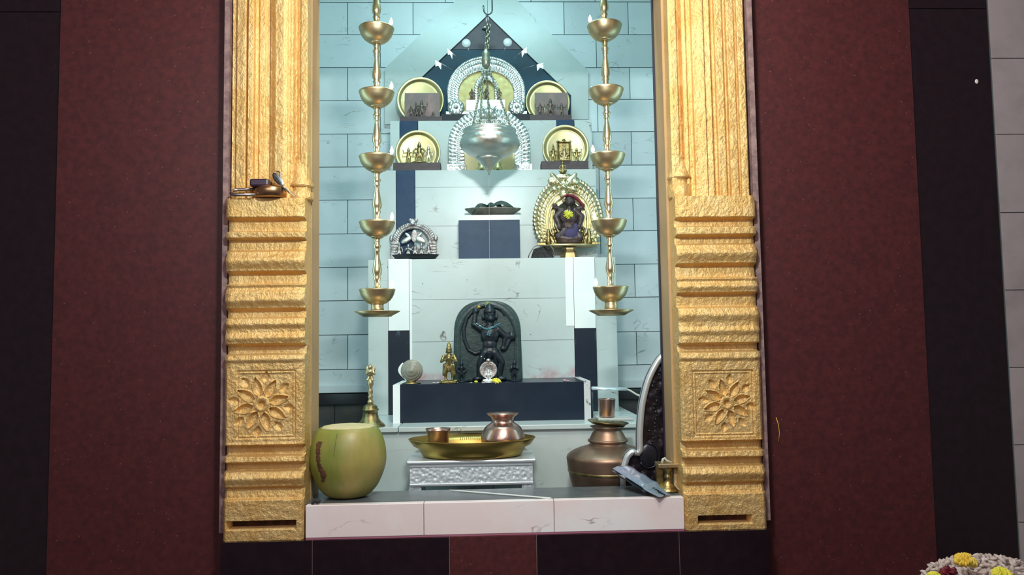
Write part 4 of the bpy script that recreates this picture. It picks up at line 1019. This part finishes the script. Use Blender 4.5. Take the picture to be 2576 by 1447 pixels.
# waist cloth folds
for s_ in (-1, 0, 1): lb(q(5+s_*12, 70, -0.018), q(4+s_*16, 40, -0.014), 5, 3)
mb.build('carved_figure', stone_dk, st, remesh=0.0016)
for s_, nm in ((-1, 0), (1, 1)):
    figure_mesh(58*f, 'hip' if s_ < 0 else 'pray', wide=1.3).build('attendant', stone_dk, st, loc=((s_*66)*f, -0.012, 0.0), remesh=0.0011)
mb = MB()
for k in range(26):
    a = k/25; x = -26+56*a; zz_ = 146-14*math.sin(PI*a); mb.ell(q(x, zz_+random.uniform(-2, 2), -0.023-0.003*math.sin(PI*a)), (2.4*f, 2*f, 2*f), None, 8, 6)
for k in range(7): mb.ell(q(4+random.uniform(-5, 5), 120+random.uniform(-5, 5), -0.031), 2.4*f, None, 8, 6)
mb.build('bead_garland', garland_m, st)
tag(flower_mesh(0.0065, 16, 9).build('marigold', marigold, loc=P(1205, 772, YI+0.012), rot=(R(90), 0, 0)), 'tiny orange flower stuck at the upper left of the black stone slab', 'flower')
tag(MB().ell((0, 0, 0), (0.008, 0.002, 0.012)).ell((0.002, -0.001, -0.012), (0.006, 0.002, 0.009)).build('leaf_bit', mat('green_leaf', (0.16, 0.24, 0.08, 1), 0.5), loc=P(1226, 768, YI+0.014)), 'small green leaf stuck at the top of the black stone slab', 'leaf')
# chalk coloured bit on the idol
tag(MB().cap((-0.005, 0, 0.004), (0.004, 0, -0.003), 0.002, 0.002).build('white_petal', shell_w, loc=P(1215, 900, YI+0.000)), 'single white petal lying against the legs of the black idol', 'petal')

# small brass praying figure
YG = YB+0.03
o = figure_mesh(S(108, YG)/1.02, 'pray', wide=1.2, crown=1.3)
hh = S(108, YG)/1.02
o.box(-0.024*1.0, 0.024, -0.018, 0.018, 0, 0.010)
for s_ in (-1, 1): o.cap((s_*0.10*hh, 0, 0.42*hh), (s_*0.13*hh, 0, 0.20*hh), 0.05*hh, 0.03*hh)
o.cap((0, -0.055*hh, 0.40*hh), (0, -0.06*hh, 0.12*hh), 0.018*hh, 0.012*hh)
tag(o.build('praying_figurine', brass_dk, loc=(X(1130, 960, YG), YG, ZBLK+0.0004), remesh=0.0011), 'brass standing figurine with folded hands at left of the black stone idol', 'figurine')
# small silver arch in front of the idol
b = P(1229, 963, YG-0.005); f = S(1, YG)
t = thing('miniature_silver_arch', 'tiny ribbed silver arch with a seated figure, at the foot of the black idol', 'idol', (b.x, YG-0.002, ZBLK+0.0004))
mb = MB(); mb.lathe([(0.001, 0), (22*f, 0.0005), (22.5*f, 0.003), (20*f, 0.006), (18*f, 0.003), (14*f, 0.006), (12*f, 0.003), (0.001, 0.004)], (0, 0.004, 31*f), 40, ax=Matrix.Rotation(R(90), 3, 'X')); mb.ell((0, 0, 55*f), (6*f, 4*f, 5*f)); mb.build('ribbed_disc', silver_d, t)
figure_mesh(42*f, 'hip', True, wide=1.4).build('seated_figure', alu_s, t, loc=(0, -0.010, 0), remesh=0.0009)
MB().box(-17*f, 17*f, -0.020, 0.006, 0, 0.004).build('base', silver_d, t)
# flowers and petals on the block
tag(flower_mesh(0.016, 24, 2).build('yellow_flower', yellow, loc=P(1248, 961, YG-0.018)*1+Vector((0, 0, 0.001)), rot=(R(20), R(12), 0)), 'bright yellow flower on the black block right of the tiny silver arch', 'flower')
bpy.data.objects['yellow_flower.001'].location.z = ZBLK+0.0005
tag(flower_mesh(0.008, 14, 3).build('yellow_bud', yellow, loc=(X(1198, 955, YG), YG-0.012, ZBLK+0.0005)), 'small yellow green bud on the black block left of the tiny silver arch', 'flower')
for i, (px, sz, mt_) in enumerate(((1092, .004, petal), (1102, .005, petal), (1112, .004, petal), (1186, .003, petal), (1420, .006, pink_petal), (1428, .004, pink_petal), (1260, .003, petal), (1150, .003, petal))):
    o = MB().ell((0, 0, sz*0.5), (sz*1.2, sz*0.8, sz*0.5)).ell((sz*0.9, -sz*0.2, sz*0.5), (sz*0.6, sz*0.7, sz*0.4)).build('petal', mt_, loc=(X(px, 960, YB+0.02), YB+0.016, ZBLK+0.0004), rot=(0, 0, i*1.3))
    tag(o, ('pink petal on the right part of the black block' if mt_ is pink_petal else 'small white petal scattered on the front edge of the black block'), 'petal', 'pink petals on the block' if mt_ is pink_petal else 'white petals on the block')
# conch on a stand
YH = YB+0.045; f = S(1, YH)
t = thing('conch_shell', 'pale conch shell with a white lip on a brass ring stand, black block left end', 'shell', (X(1036, 960, YH), YH, ZBLK+0.0004))
M = Matrix.Rotation(R(90), 3, 'X')
mb = MB(); prof = []
for i in range(26):
    u = i/25; r_ = 26*f*math.sin(PI*min(1, 0.5+0.5*u))**0.9*(1+0.06*math.cos(u*26)); prof.append((max(r_, 0.0004), u*0.024))
mb.lathe([(2*f, -0.035), (12*f, -0.028), (20*f, -0.016), (25*f, -0.006)]+prof, (0, 0, 32*f), 36, ax=M); mb.build('shell_body', shell, t)
mb = MB(); mb.grid(20, 8, lambda u, v: ((-14-20*v*math.sin(PI*(0.15+0.8*u)))*f, -0.004+0.006*v, (46-42*u)*f+6*v*f)); mb.grid(20, 8, lambda u, v: ((-14-20*v*math.sin(PI*(0.15+0.8*u)))*f, -0.001+0.006*v, (46-42*u)*f+6*v*f))
mb.tube([(26*f*math.cos(a), 0.004, 32*f+26*f*math.sin(a)) for a in [R(20+13*k) for k in range(9)]], 0.0022, 6); mb.build('shell_lip', shell_w, t)
MB().lathe([(22*f, 0), (24*f, 0.001), (12*f, 0.004), (10*f, 0.007), (14*f, 0.009), (13*f, 0.009), (1*f, 0.006)], (0, 0, 0), 28).build('ring_stand', brass_dk, t)

# ------------------------------------------------------------ brass bell
YBl = YS+0.025; f = S(1, YBl)
t = thing('hand_bell', 'brass hand bell with a figure-topped handle, left end of the platform', 'bell', (X(932, 1072, YBl), YBl, ZPLAT+0.0006))
MB().lathe([(36*f, 0), (37*f, 2*f), (33*f, 6*f), (26*f, 12*f), (21*f, 20*f), (18.5*f, 30*f), (18*f, 38*f), (21*f, 40*f), (20*f, 43*f), (17*f, 45*f), (18*f, 48*f), (12*f, 53*f), (5*f, 56*f), (4*f, 56*f), (3*f, 44*f), (28*f, 3*f), (32*f, 0.5*f)], (0, 0, 0), 48).build('bell_cup', brass_dk, t)
MB().lathe([(5*f, 54*f), (8*f, 58*f), (7*f, 62*f), (4.5*f, 68*f), (7*f, 72*f), (4.5*f, 76*f), (6.5*f, 84*f), (5.5*f, 90*f), (4.5*f, 95*f), (8*f, 103*f), (7*f, 110*f), (5*f, 118*f)], (0, 0, 0), 24).build('handle', brass, t)
mb = MB(); mb.ell((0, 0, 132*f), (8*f, 6*f, 12*f)); mb.ell((0, -0.002, 146*f), (5.5*f, 5.5*f, 6.5*f)); mb.cap((0, 0, 150*f), (0, 0, 155*f), 3*f, 1*f)
for s_ in (-1, 1):
    mb.cap((s_*7*f, 0, 138*f), (s_*11*f, -0.002, 128*f), 2.6*f, 2.2*f); mb.cap((s_*11*f, -0.002, 128*f), (s_*2*f, -0.008, 134*f), 2.2*f, 1.8*f); mb.cap((s_*3*f, 0, 122*f), (s_*7*f, -0.005, 114*f), 4*f, 3*f)
    mb.ell((s_*8*f, 0.003, 140*f), (4*f, 2*f, 9*f))
mb.build('handle_figure', brass, t, remesh=0.0009)
bpy.data.objects['bell_cup']

# ------------------------------------------------------------ green coconut on the sill
cy = YF+0.098; f = S(1, cy)
t = thing('green_coconut', 'trimmed green tender coconut standing on the left end of the sill', 'coconut', (X(874, 1200, cy)+0.001, cy, ZSILL+0.0004))
cp = [(0.001, 0), (36*f, 0), (53*f, 6*f), (70*f, 24*f), (83*f, 50*f), (91*f, 76*f), (92.5*f, 98*f), (90*f, 122*f), (84*f, 144*f), (76*f, 160*f), (68*f, 168*f)]
def cf(a, i): return 1+0.018*math.cos(3*a+0.8)+0.008*math.cos(5*a)
from bisect import bisect
def smooth_prof(pf, n=5):
    out = []
    for i in range(len(pf)-1):
        p0 = pf[max(i-1, 0)]; p1 = pf[i]; p2 = pf[i+1]; p3 = pf[min(i+2, len(pf)-1)]
        for k in range(n):
            u = k/n
            out.append(tuple(0.5*((2*p1[j])+(-p0[j]+p2[j])*u+(2*p0[j]-5*p1[j]+4*p2[j]-p3[j])*u*u+(-p0[j]+3*p1[j]-3*p2[j]+p3[j])*u**3) for j in (0, 1)))
    out.append(pf[-1]); return out
scp = smooth_prof(cp)
MB().lathe(scp, (0, 0, 0), 64, fn=cf).build('husk', coco, t)
MB().lathe([(67*f, 167.6*f), (60*f, 171*f), (40*f, 173.5*f), (20*f, 172*f), (0.5*f, 173*f)], (0, 0, 0), 40, fn=lambda a, i: cf(a, i)*(1+0.02*math.sin(9*a))).build('cut_top', coco_cut, t)
# the dark scar follows the husk
def rad(z_):
    for (r0, z0), (r1, z1) in zip(scp[:-1], scp[1:]):
        if z0 <= z_ <= z1+1e-9: return r0+(r1-r0)*((z_-z0)/max(z1-z0, 1e-9))
    return scp[-1][0]
def onhusk(xp, zp_, off=0.0004):
    z_ = zp_*f; r_ = rad(z_); xx = max(-1, min(1, xp*f/r_)); a = -math.acos(xx); r2 = r_*cf(a, 0)+off
    return Vector((r2*math.cos(a), r2*math.sin(a), z_))
mb = MB(); sp = [(-52, 142, 6), (-56, 135, 7), (-57, 122, 6), (-56, 108, 6), (-55, 94, 5), (-51, 82, 6), (-47, 74, 8), (-43, 66, 8), (-44, 56, 6), (-47, 44, 3)]
L_ = []; 
for k in range(len(sp)-1):
    for j in range(5):
        u = j/5; a_, b_ = sp[k], sp[k+1]; L_.append([a_[i]+(b_[i]-a_[i])*u for i in range(3)])
vs = []
for i, (x, z_, w_) in enumerate(L_):
    w2 = w_*(0.95+0.22*math.sin(i*2.1)+0.12*math.sin(i*5.3)); vs += [onhusk(x-w2, z_, 0.0001), onhusk(x, z_, 0.0014), onhusk(x+w2, z_, 0.0001)]
mb.add(vs, [(3*i+j, 3*i+j+1, 3*i+j+4, 3*i+j+3) for i in range(len(L_)-1) for j in (0, 1)]); mb.build('bark_scar', scar, t, fix=False)
mb = MB(); vs = []
for i in range(12): z_ = 160-4.6*i; vs += [onhusk(-12-0.5*i-0.5, z_, 0.0002), onhusk(-12-0.5*i, z_, 0.0006), onhusk(-12-0.5*i+0.6, z_, 0.0002)]
mb.add(vs, [(3*i+j, 3*i+j+1, 3*i+j+4, 3*i+j+3) for i in range(11) for j in (0, 1)]); mb.build('husk_crack', scar, t, fix=False)
mb = MB(); rnd = random.Random(4)
for k in range(6): mb.ell((rnd.uniform(-.008, .008), rnd.uniform(-.006, .006), 0.004+rnd.uniform(0, .003)), (rnd.uniform(.003, .006), .003, rnd.uniform(.002, .004)), Matrix.Rotation(rnd.uniform(0, 3), 3, 'Y'), 7, 5)
tag(mb.build('dark_scrap', black_soft, loc=(X(786, 1250, YF+.03)+0.012, YF+0.012, ZSILL+0.0004)), 'dark dried scrap at the left corner of the sill beside the coconut', 'scrap')

# ------------------------------------------------------------ silver table with tray and copper vessels
YT = 1.975; f = S(1, YT)
xa, xb = X(1031, 1170, YT), X(1340, 1170, YT); ztop = Z(1190, 1158, YT-0.01)
t = thing('low_table', 'small low table clad in stamped silver metal behind the sill', 'table', ((xa+xb)/2, YT, ZPIT))
hw = (xb-xa)/2; D = 0.135; H = ztop-ZPIT
MB().box(-hw-8*f, hw+8*f, -0.008, D+0.008, H-0.009, H).build('table_top', alu_s, t, bevel=0.003)
h1 = Z(1190, 1222, YT)-ZPIT
mb = MB(); mb.box(-hw, hw, 0, 0.006, h1, H-0.0092); mb.box(-hw, hw, D-0.006, D, h1, H-0.0092); mb.box(-hw, -hw+0.006, 0.006, D-0.006, h1, H-0.0092); mb.box(hw-0.006, hw, 0.006, D-0.006, h1, H-0.0092)
mb.build('apron', alu, t)
MB().box(-hw-0.001, hw+0.001, -0.003, 0.0, h1+0.001, h1+0.007).box(-hw, hw, -0.0025, 0.0, H-0.017, H-0.0095).build('apron_bead', alu_s, t, bevel=0.001)
for sx in (-1, 1):
    for y0 in (0.002, D-0.026):
        mb = MB(); x_in = sx*(hw-28*f); x_out = sx*(hw+1*f)
        a, b_ = min(x_in, x_out), max(x_in, x_out)
        poly = [(x_in, h1-0.0003), (x_out, h1-0.0003), (x_out+sx*4*f, h1*0.72), (x_out+sx*10*f, h1*0.45), (x_out+sx*10*f, 0), (x_in, 0)]
        mb.prism(poly if sx > 0 else poly[::-1], y0, y0+0.024); mb.build('leg', alu, t, bevel=0.002)
# tray
zt_ = ztop+0.0006; YTr = YT+D/2-0.004; f = S(1, YTr)
xc = X(1188, 1130, YTr)
rt = 158*f; hb = Z(1188, 1102, YTr)-zt_
o = MB().lathe([(0.001, 0), (rt*0.72, 0), (rt*0.78, 0.003), (rt*0.80, 0.010), (rt*0.84, 0.022), (rt*0.92, hb*0.62), (rt*0.985, hb*0.93), (rt, hb), (rt*0.99, hb+0.001), (rt*0.90, hb*0.64), (rt*0.80, 0.018), (rt*0.75, 0.005), (0.001, 0.003)], (0, 0, 0), 96)
o.v = [(x, y*0.62, z_) for x, y, z_ in o.v]
t = thing('brass_tray', 'wide oval brass tray on the low silver table, under two copper vessels', 'tray', (xc, YTr, zt_))
o.build('tray', mat('tray_brass', (0.52, 0.35, 0.10, 1), 0.36, 1.0, col2=(0.42, 0.27, 0.08, 1), nscale=8, bump=0.1, bscale=14), t)
mb = MB(); rnd = random.Random(8)       # worn punched mark inside the far wall
def inwall(u, off=0.0):
    a = PI/2+u; rr_ = 0.90; return Vector((rt*rr_*math.cos(a), rt*rr_*math.sin(a)*0.62-off, hb*0.68))
for k in range(11):
    a = inwall(0.22-0.035*k, 0.003); mb.tube([a, a+Vector((0, 0.001, 0.006))], 0.0007, 5)
    if k % 2: mb.tube([a+Vector((0, 0.001, 0.006)), a+Vector((0.003, 0.001, 0.006))], 0.0006, 5)
mb.build('worn_engraving', brass_dk, t)
zi = zt_+0.0036
# copper cup
YCp = YTr-0.022; f = S(1, YCp)
ht = Z(1101, 1078, YCp)-zi
MBc = MB().lathe([(0.001, 0), (24*f, 0), (26*f, 0.002), (26.5*f, ht*0.80), (30*f, ht*0.93), (31*f, ht), (29.5*f, ht), (25*f, ht*0.82), (24*f, 0.004), (0.001, 0.004)], (0, 0, 0), 44)
tag(MBc.build('copper_cup', copper, loc=(X(1102, 1090, YCp), YCp, zi)), 'small straight copper cup at the left on the brass tray', 'cup')
YLo = YTr-0.005; f = S(1, YLo); zo = Z(1265, 1040, YLo)-zi; k = zo/(S(82, YLo))
lp = smooth_prof([(0.001, 0), (26*f, 0), (44*f, 8*f), (54*f, 26*f), (54*f, 38*f), (45*f, 54*f), (33*f, 62*f), (28*f, 66*f), (28*f, 74*f), (36*f, 80*f), (40*f, 83*f)], 4)
zs_ = zo/(83*f)
lp = [(r_, z_*zs_) for r_, z_ in lp]
lp += [(39*f, zo+0.0005), (30*f, 78*f*zs_), (26*f, 72*f*zs_), (26*f, 66*f*zs_), (40*f, 54*f*zs_), (48*f, 34*f*zs_), (0.001, 0.004)]
t = thing('copper_pot', 'round copper water pot with flared rim at the right on the brass tray', 'pot', (X(1265, 1080, YLo), YLo, zi))
MB().lathe([(max(a_, 0.0005), b_) for a_, b_ in lp], (0, 0, 0), 60).build('pot_body', copper, t)

# ------------------------------------------------------------ large copper pot, lid and tumbler on the right
YO = 2.022; f = S(1, YO); xo = X(1530, 1150, YO); g = lambda py: Z(1530, py, YO)-ZPIT
t = thing('water_pot', 'large aged copper water pot behind the sill at right, wide shoulder and ringed neck', 'pot', (xo, YO, ZPIT+0.0004))
pr = smooth_prof([(0.001, 0), (80*f, 0), (90*f, g(1225)), (99*f, g(1190)), (103*f, g(1160)), (103*f, g(1146)), (92*f, g(1136)), (72*f, g(1127)), (52*f, g(1121)), (46*f, g(1117))], 4)
MB().lathe(pr+[(44*f, g(1115)), (47*f, g(1112)), (48*f, g(1107)), (46*f, g(1104)), (40*f, g(1092)), (35*f, g(1084)), (36*f, g(1078)), (44*f, g(1072)), (42*f, g(1072)), (33*f, g(1080))], (0, 0, 0), 64).build('pot_body', copper_dk, t)
MB().lathe([(98*f, g(1188)), (101.5*f, g(1184)), (101.5*f, g(1180)), (99*f, g(1176))], (0, 0, 0), 64).build('pot_seam', brass_dk, t)
MB().lathe([(45*f, g(1112)), (50*f, g(1110)), (50*f, g(1106)), (45*f, g(1104))], (0, 0, 0), 56).build('neck_ring', copper_dk, t)
zl_ = ZPIT+g(1072)+0.003
o = MB().lathe([(0.001, 0), (40*f, 0), (50*f, 0.006), (52*f, 0.008), (50*f, 0.0088), (40*f, 0.004), (0.001, 0.004)], (0, 0, 0), 48).build('pot_lid', brass_dk, loc=(xo+1*f, YO, zl_+0.001), rot=(0, R(5), 0))
tag(o, 'dull brass plate lying tilted on the mouth of the large copper pot', 'lid')
o = MB().box(-40*f, 48*f, -0.03, 0.035, 0, 0.007).build('marble_offcut', marble, loc=(xo+14*f, YO+0.004, zl_+0.0125), bevel=0.002, rot=(0, R(1.5), 0))
tag(o, 'pale marble slab lying on the brass plate over the large copper pot', 'slab')
zt2 = zl_+0.0212
o = MB().lathe([(0.001, 0), (18.5*f, 0), (19*f, 0.001), (22*f, S(43, YO)), (22.8*f, S(44, YO)), (22*f, S(44.6, YO)), (18*f, 0.004), (0.001, 0.004)], (0, 0, 0), 40).build('copper_tumbler', copper, loc=(xo-1*f, YO, zt2))
tag(o, 'plain copper tumbler standing on the slab above the large copper pot', 'tumbler')

# ------------------------------------------------------------ stored arch leaning behind the right jamb
YX = 1.904
outer = [(1672, 884), (1655, 900), (1640, 924), (1627, 952), (1618, 982), (1610, 1020), (1606, 1060), (1604, 1100), (1604, 1134)]
scroll = [(1598, 1132), (1586, 1134), (1574, 1146), (1568, 1162), (1562, 1180), (1556, 1196), (1562, 1206)]
full = outer+scroll
def smooth_prof(pf, n=5):
    out = []
    for i in range(len(pf)-1):
        p0 = pf[max(i-1, 0)]; p1 = pf[i]; p2 = pf[i+1]; p3 = pf[min(i+2, len(pf)-1)]
        for k in range(n):
            u = k/n
            out.append(tuple(0.5*((2*p1[j])+(-p0[j]+p2[j])*u+(2*p0[j]-5*p1[j]+4*p2[j]-p3[j])*u*u+(-p0[j]+3*p1[j]-3*p2[j]+p3[j])*u**3) for j in (0, 1)))
    out.append(pf[-1]); return out
pp = smooth_prof([(X(a, b_, YX), Z(a, b_, YX)) for a, b_ in full], 4)
xR = X(1760, 1000, YX)
t = thing('stored_arch', 'dark curved arch plate with a bright metal edge leaning behind the right door jamb', 'arch', (pp[-1][0]+0.08, YX, ZPIT))
ox, oz = t.location.x, t.location.z
lp = [(x-ox, z_-oz) for x, z_ in pp]; lp[-1] = (lp[-1][0], 0.0)
poly = lp+[(xR-ox, 0.0), (xR-ox, lp[0][1])]
MB().prism(poly, 0.010, 0.020).build('arch_plate', mat('soot_dark_plate', (0.020, 0.014, 0.020, 1), 0.35, 0.5, col2=(0.09, 0.07, 0.08, 1), nscale=45, lo=0.62, hi=0.72, bump=0.9, bscale=55, bkind='vor', bdist=0.008), t)
mb = MB(); n = len(lp)
vs = []
for i, (x, z_) in enumerate(lp):
    a = lp[max(i-1, 0)]; b_ = lp[min(i+1, n-1)]; d = Vector((b_[0]-a[0], b_[1]-a[1])).normalized(); nx, nz = d.y, -d.x
    th = 0.013
    vs += [(x, 0.002, z_), (x, 0.028, z_), (x-nx*th, 0.028, z_-nz*th), (x-nx*th, 0.0, z_-nz*th)]
fs = []
for i in range(n-1):
    for j in range(4): fs.append((4*i+j, 4*i+(j+1) % 4, 4*(i+1)+(j+1) % 4, 4*(i+1)+j))
fs += [(0, 1, 2, 3), tuple(4*(n-1)+j for j in range(4))]
mb.add(vs, fs); mb.build('bright_edge', mat('bright_edge_metal', (0.62, 0.64, 0.68, 1), 0.45, 0.6), t)
cz = Z(1630, 1148, YX)-oz; cx = X(1634, 1148, YX)-ox
mb = MB(); mb.tube([(cx+0.026*math.cos(a), 0.006, cz+0.030*math.sin(a)) for a in [R(-150+20*k_) for k_ in range(13)]], 0.0025, 6)
mb.ell((cx, 0.010, cz), (0.026, 0.008, 0.030)); mb.build('scroll_boss', mat('scroll_dark', (0.03, 0.03, 0.045, 1), 0.3, 0.6), t)
mb = MB(); rnd = random.Random(11)
for k_ in range(26):
    u = k_/25; x = X(1660-22*u+6*math.sin(k_), 930+230*u, YX)-ox; z_ = Z(1655, 925+235*u, YX)-oz
    mb.ell((x+rnd.uniform(-.006, .006), 0.0095, z_), (rnd.uniform(.002, .005), 0.003, rnd.uniform(.002, .005)), None, 8, 6)
mb.build('beading', dark_metal, t)

# bar and cord beside the black block
YM = YB+0.02
A = P(1488, 977, YM); B = P(1577, 979, YM)
t = thing('steel_bar', 'short bright steel bar sticking out right from the black block with a pale cord', 'bar', (A.x, YM, A.z))
v = B-A; s0 = Vector((0.004, 0.015, 0))
MB().tube([s0, v*0.02, v], [0.005, 0.0055, 0.0055], 12, flat=0.8).build('bar', alu_s, t)
MB().tube([v*0.98, v+Vector((0.008, -0.01, -0.004)), v+Vector((0.022, -0.03, -0.014)), v+Vector((0.034, -0.05, -0.02))], 0.0028, 8).build('cord', stick_m, t)
MB().tube([s0, s0+Vector((0, 0.02, -(A.z-ZPLAT)))], 0.004, 8).build('bar_support', iron, t)

# ------------------------------------------------------------ things on the right end of the sill
YN2 = YF+0.075
t = thing('lamp_stand', 'small worn brass lamp stand with a square top at the right end of the sill', 'stand', (X(1681, 1248, YN2), YN2, ZSILL+0.0004))
f = S(1, YN2)
MB().lathe([(27*f, 0), (27*f, 3*f), (22*f, 7*f), (15*f, 15*f), (9*f, 22*f), (8*f, 30*f), (12*f, 34*f), (8*f, 38*f), (8*f, 46*f), (14*f, 54*f), (16*f, 60*f), (0.5*f, 60*f)], (0, 0, 0), 32).build('turned_foot', brass_dk, t)
MB().box(-27*f, 27*f, -0.022, 0.022, 60.2*f, 70*f).build('square_top', brass, t, bevel=0.0015)
mb = MB(); mb.box(-27*f, -10*f, 0.004, 0.018, 2*f, 60*f); mb.build('back_plate', brass_dk, t)
MB().tube([(-16*f, -0.01, 70*f), (-13*f, -0.01, 79*f), (-9*f, -0.01, 82*f), (-4*f, -0.01, 76*f), (8*f, -0.014, 72*f)], [0.003, 0.0035, 0.003, 0.0025, 0.0015], 8).build('cotton_wick', stick_m, t)
MB().tube([(14*f, -0.020, 28*f), (10*f, -0.026, 20*f), (16*f, -0.030, 12*f), (24*f, -0.032, 6*f)], 0.001, 6).build('thread', stick_m, t)
# plastic packet sloping over the sill edge
A = P(1556, 1202, YJ+0.01); B = P(1672, 1256, YF-0.004)
d = (B-A); L_ = d.length
M = Matrix((d.normalized(), Vector((0, 0, 1)).cross(d.normalized()).normalized(), d.normalized().cross(Vector((0, 0, 1)).cross(d.normalized())).normalized())).transposed()
B2 = Vector((B.x, B.y, ZSILL+0.004)); A2 = Vector((A.x, A.y-0.03, ZSILL+0.045))
d = B2-A2; L_ = d.length; ex = d.normalized(); ey = Vector((0, 0, 1)).cross(ex).normalized(); ez = ex.cross(ey)
t = thing('plastic_packet', 'long bluish clear plastic packet sloping down onto the right end of the sill', 'packet', A2)
M = Matrix((ex, ey, ez)).transposed().to_4x4()
mb = MB(); mb.T = M
def pk(sgn): return lambda u, v: (u*L_, (v-.5)*0.050*(1 if u < .72 else 1-.25*(u-.72)/.28), sgn*(0.010 if u < .7 else 0.002)*(1 if 0 < v < 1 and 0 < u < 1 else 0.3)+0.0012*math.sin(u*23+v*5)*(0 < v < 1))
mb.grid(24, 8, pk(1)); mb.grid(24, 8, pk(-1)); mb.build('packet', plastic, t, fix=True)
mb = MB(); mb.T = M
for k_ in range(9): mb.box(L_*0.62+0.007*k_, L_*0.62+0.007*k_+0.004, -0.004+0.001*(k_ % 3), 0.003, 0.0025, 0.0035)
mb.build('printed_marks', dark_metal, t)
tag(flower_mesh(0.010, 18, 6).build('yellow_petals', yellow, loc=(X(1642, 1215, YF+0.11), YF+0.112, ZSILL+0.0008)), 'small yellow flower on the sill left of the brass lamp stand', 'flower')
rnd = random.Random(12); mb = MB()
for k_ in range(16): mb.ell((rnd.uniform(-.02, .016), rnd.uniform(-.014, .014), 0.003+rnd.uniform(0, .004)), (.006, .003, .0024), Matrix.Rotation(rnd.uniform(0, 3), 3, 'Z'), 7, 5)
tag(mb.build('petal_heap', petal, loc=(X(1655, 1232, YF+.06), YF+0.052, ZSILL+0.0005)), 'small heap of pale petals on the sill at the foot of the brass lamp stand', 'petals', kind='stuff')
# pale strip lying along the sill
A = Vector((X(1128, 1242, YF+0.10), YJ-0.012, ZSILL+0.0012)); B = Vector((X(1385, 1258, YF+0.02), YF+0.016, ZSILL+0.0012))
d = B-A
mb = MB(); nrm = Vector((-d.y, d.x, 0)).normalized()
vs = [A, A+d*0.15+nrm*0.003, B+nrm*0.004, B-nrm*0.004, A+d*0.15-nrm*0.003]
vs = [q_-A for q_ in vs]; n = 5
mb.add(vs+[q_+Vector((0, 0, 0.0016)) for q_ in vs], [tuple(range(n))[::-1], tuple(range(n, 2*n))]+[(i, (i+1) % n, (i+1) % n+n, i+n) for i in range(n)], False)
tag(mb.build('pale_strip', shell_w, loc=A-Vector((0, 0, 0.0006))), 'thin pale pointed strip lying diagonally on the sill below the silver table', 'strip')

# ------------------------------------------------------------ dry straw on the right granite, chip on the black band
b = P(1958, 1112, YW)
tag(MB().tube([(0, -0.002, 0), (0.002, -0.004, 0.02), (0.001, -0.003, 0.04), (-0.004, -0.002, 0.058)], 0.0008, 6).build('dry_straw', marigold, loc=b), 'dry yellow straw stuck on the red granite right of the gold pillar', 'straw')
tag(MB().ell((0, 0, 0), (0.0045, 0.002, 0.006)).build('white_chip', shell_w, loc=P(2457, 205, YW+0.003)), 'tiny white chip stuck on the black granite band at right', 'chip')

# ------------------------------------------------------------ heap of flowers in the lower right corner
YFl = 1.25
xc, zc = X(2500, 1440, YFl), Z(2500, 1447, YFl)
t = thing('offering_pedestal', 'stone pedestal holding the brass flower plate in the lower right corner', 'pedestal', (xc, YFl, 0))
MB().lathe([(0.14, 0), (0.14, 0.04), (0.08, 0.08), (0.07, 0.3), (0.07, zc-0.14), (0.12, zc-0.10), (0.12, zc-0.085), (0.001, zc-0.085)], (0, 0, 0), 32).build('pedestal_body', floor_m, t)
tag(MB().lathe([(0.001, 0), (0.13, 0), (0.150, 0.016), (0.148, 0.018), (0.128, 0.004), (0.001, 0.004)], (0, 0, 0), 48).build('flower_plate', brass, loc=(xc, YFl, zc-0.0845)), 'round brass plate under the heap of flowers in the lower right corner', 'plate')
mb = MB(); rnd = random.Random(21)
mb.ell((0, 0, 0.018), (0.115, 0.105, 0.060), None, 24, 14)
for k_ in range(900):
    a = rnd.uniform(0, 2*PI); e = math.acos(rnd.uniform(0.0, 1)); r_ = 1.0+rnd.uniform(-.02, .06)
    c = Vector((0.115*r_*math.sin(e)*math.cos(a), 0.105*r_*math.sin(e)*math.sin(a), 0.018+0.066*r_*math.cos(e)))
    q_ = Quaternion(Vector((rnd.uniform(-1, 1), rnd.uniform(-1, 1), rnd.uniform(-1, 1))).normalized(), rnd.uniform(0, 3)).to_matrix()
    mb.ell(c, (0.0075, 0.0034, 0.0028), q_, 6, 4)
mb.v = [(x, y, max(z_, -0.0175)) for x, y, z_ in mb.v]
tag(mb.build('white_flower_heap', petal, loc=(xc, YFl, zc-0.062)), 'heap of small white and pale pink blossoms in the lower right corner', 'flowers', kind='stuff')
def bloom(nm, px, py, r_, mt_, sd, label, cat='flower', rot=(0, 0, 0)):
    o = flower_mesh(r_, 60, sd, 0.9).build(nm, mt_, loc=P(px, py, YFl-0.05), rot=rot); return tag(o, label, cat)
bloom('marigold_flower', 2428, 1425, 0.020, marigold, 31, 'yellow marigold at the left edge of the white flower heap')
bloom('red_rose', 2392, 1452, 0.017, rose, 32, 'dark red rose at the far left of the white flower heap', rot=(0, R(-50), 0))
bloom('marigold_flower', 2350, 1462, 0.014, yellow, 33, 'pale yellow blossom cut by the bottom edge, left of the red rose')
bloom('marigold_flower', 2520, 1458, 0.018, yellow, 34, 'yellow blossom low in the middle of the white flower heap')
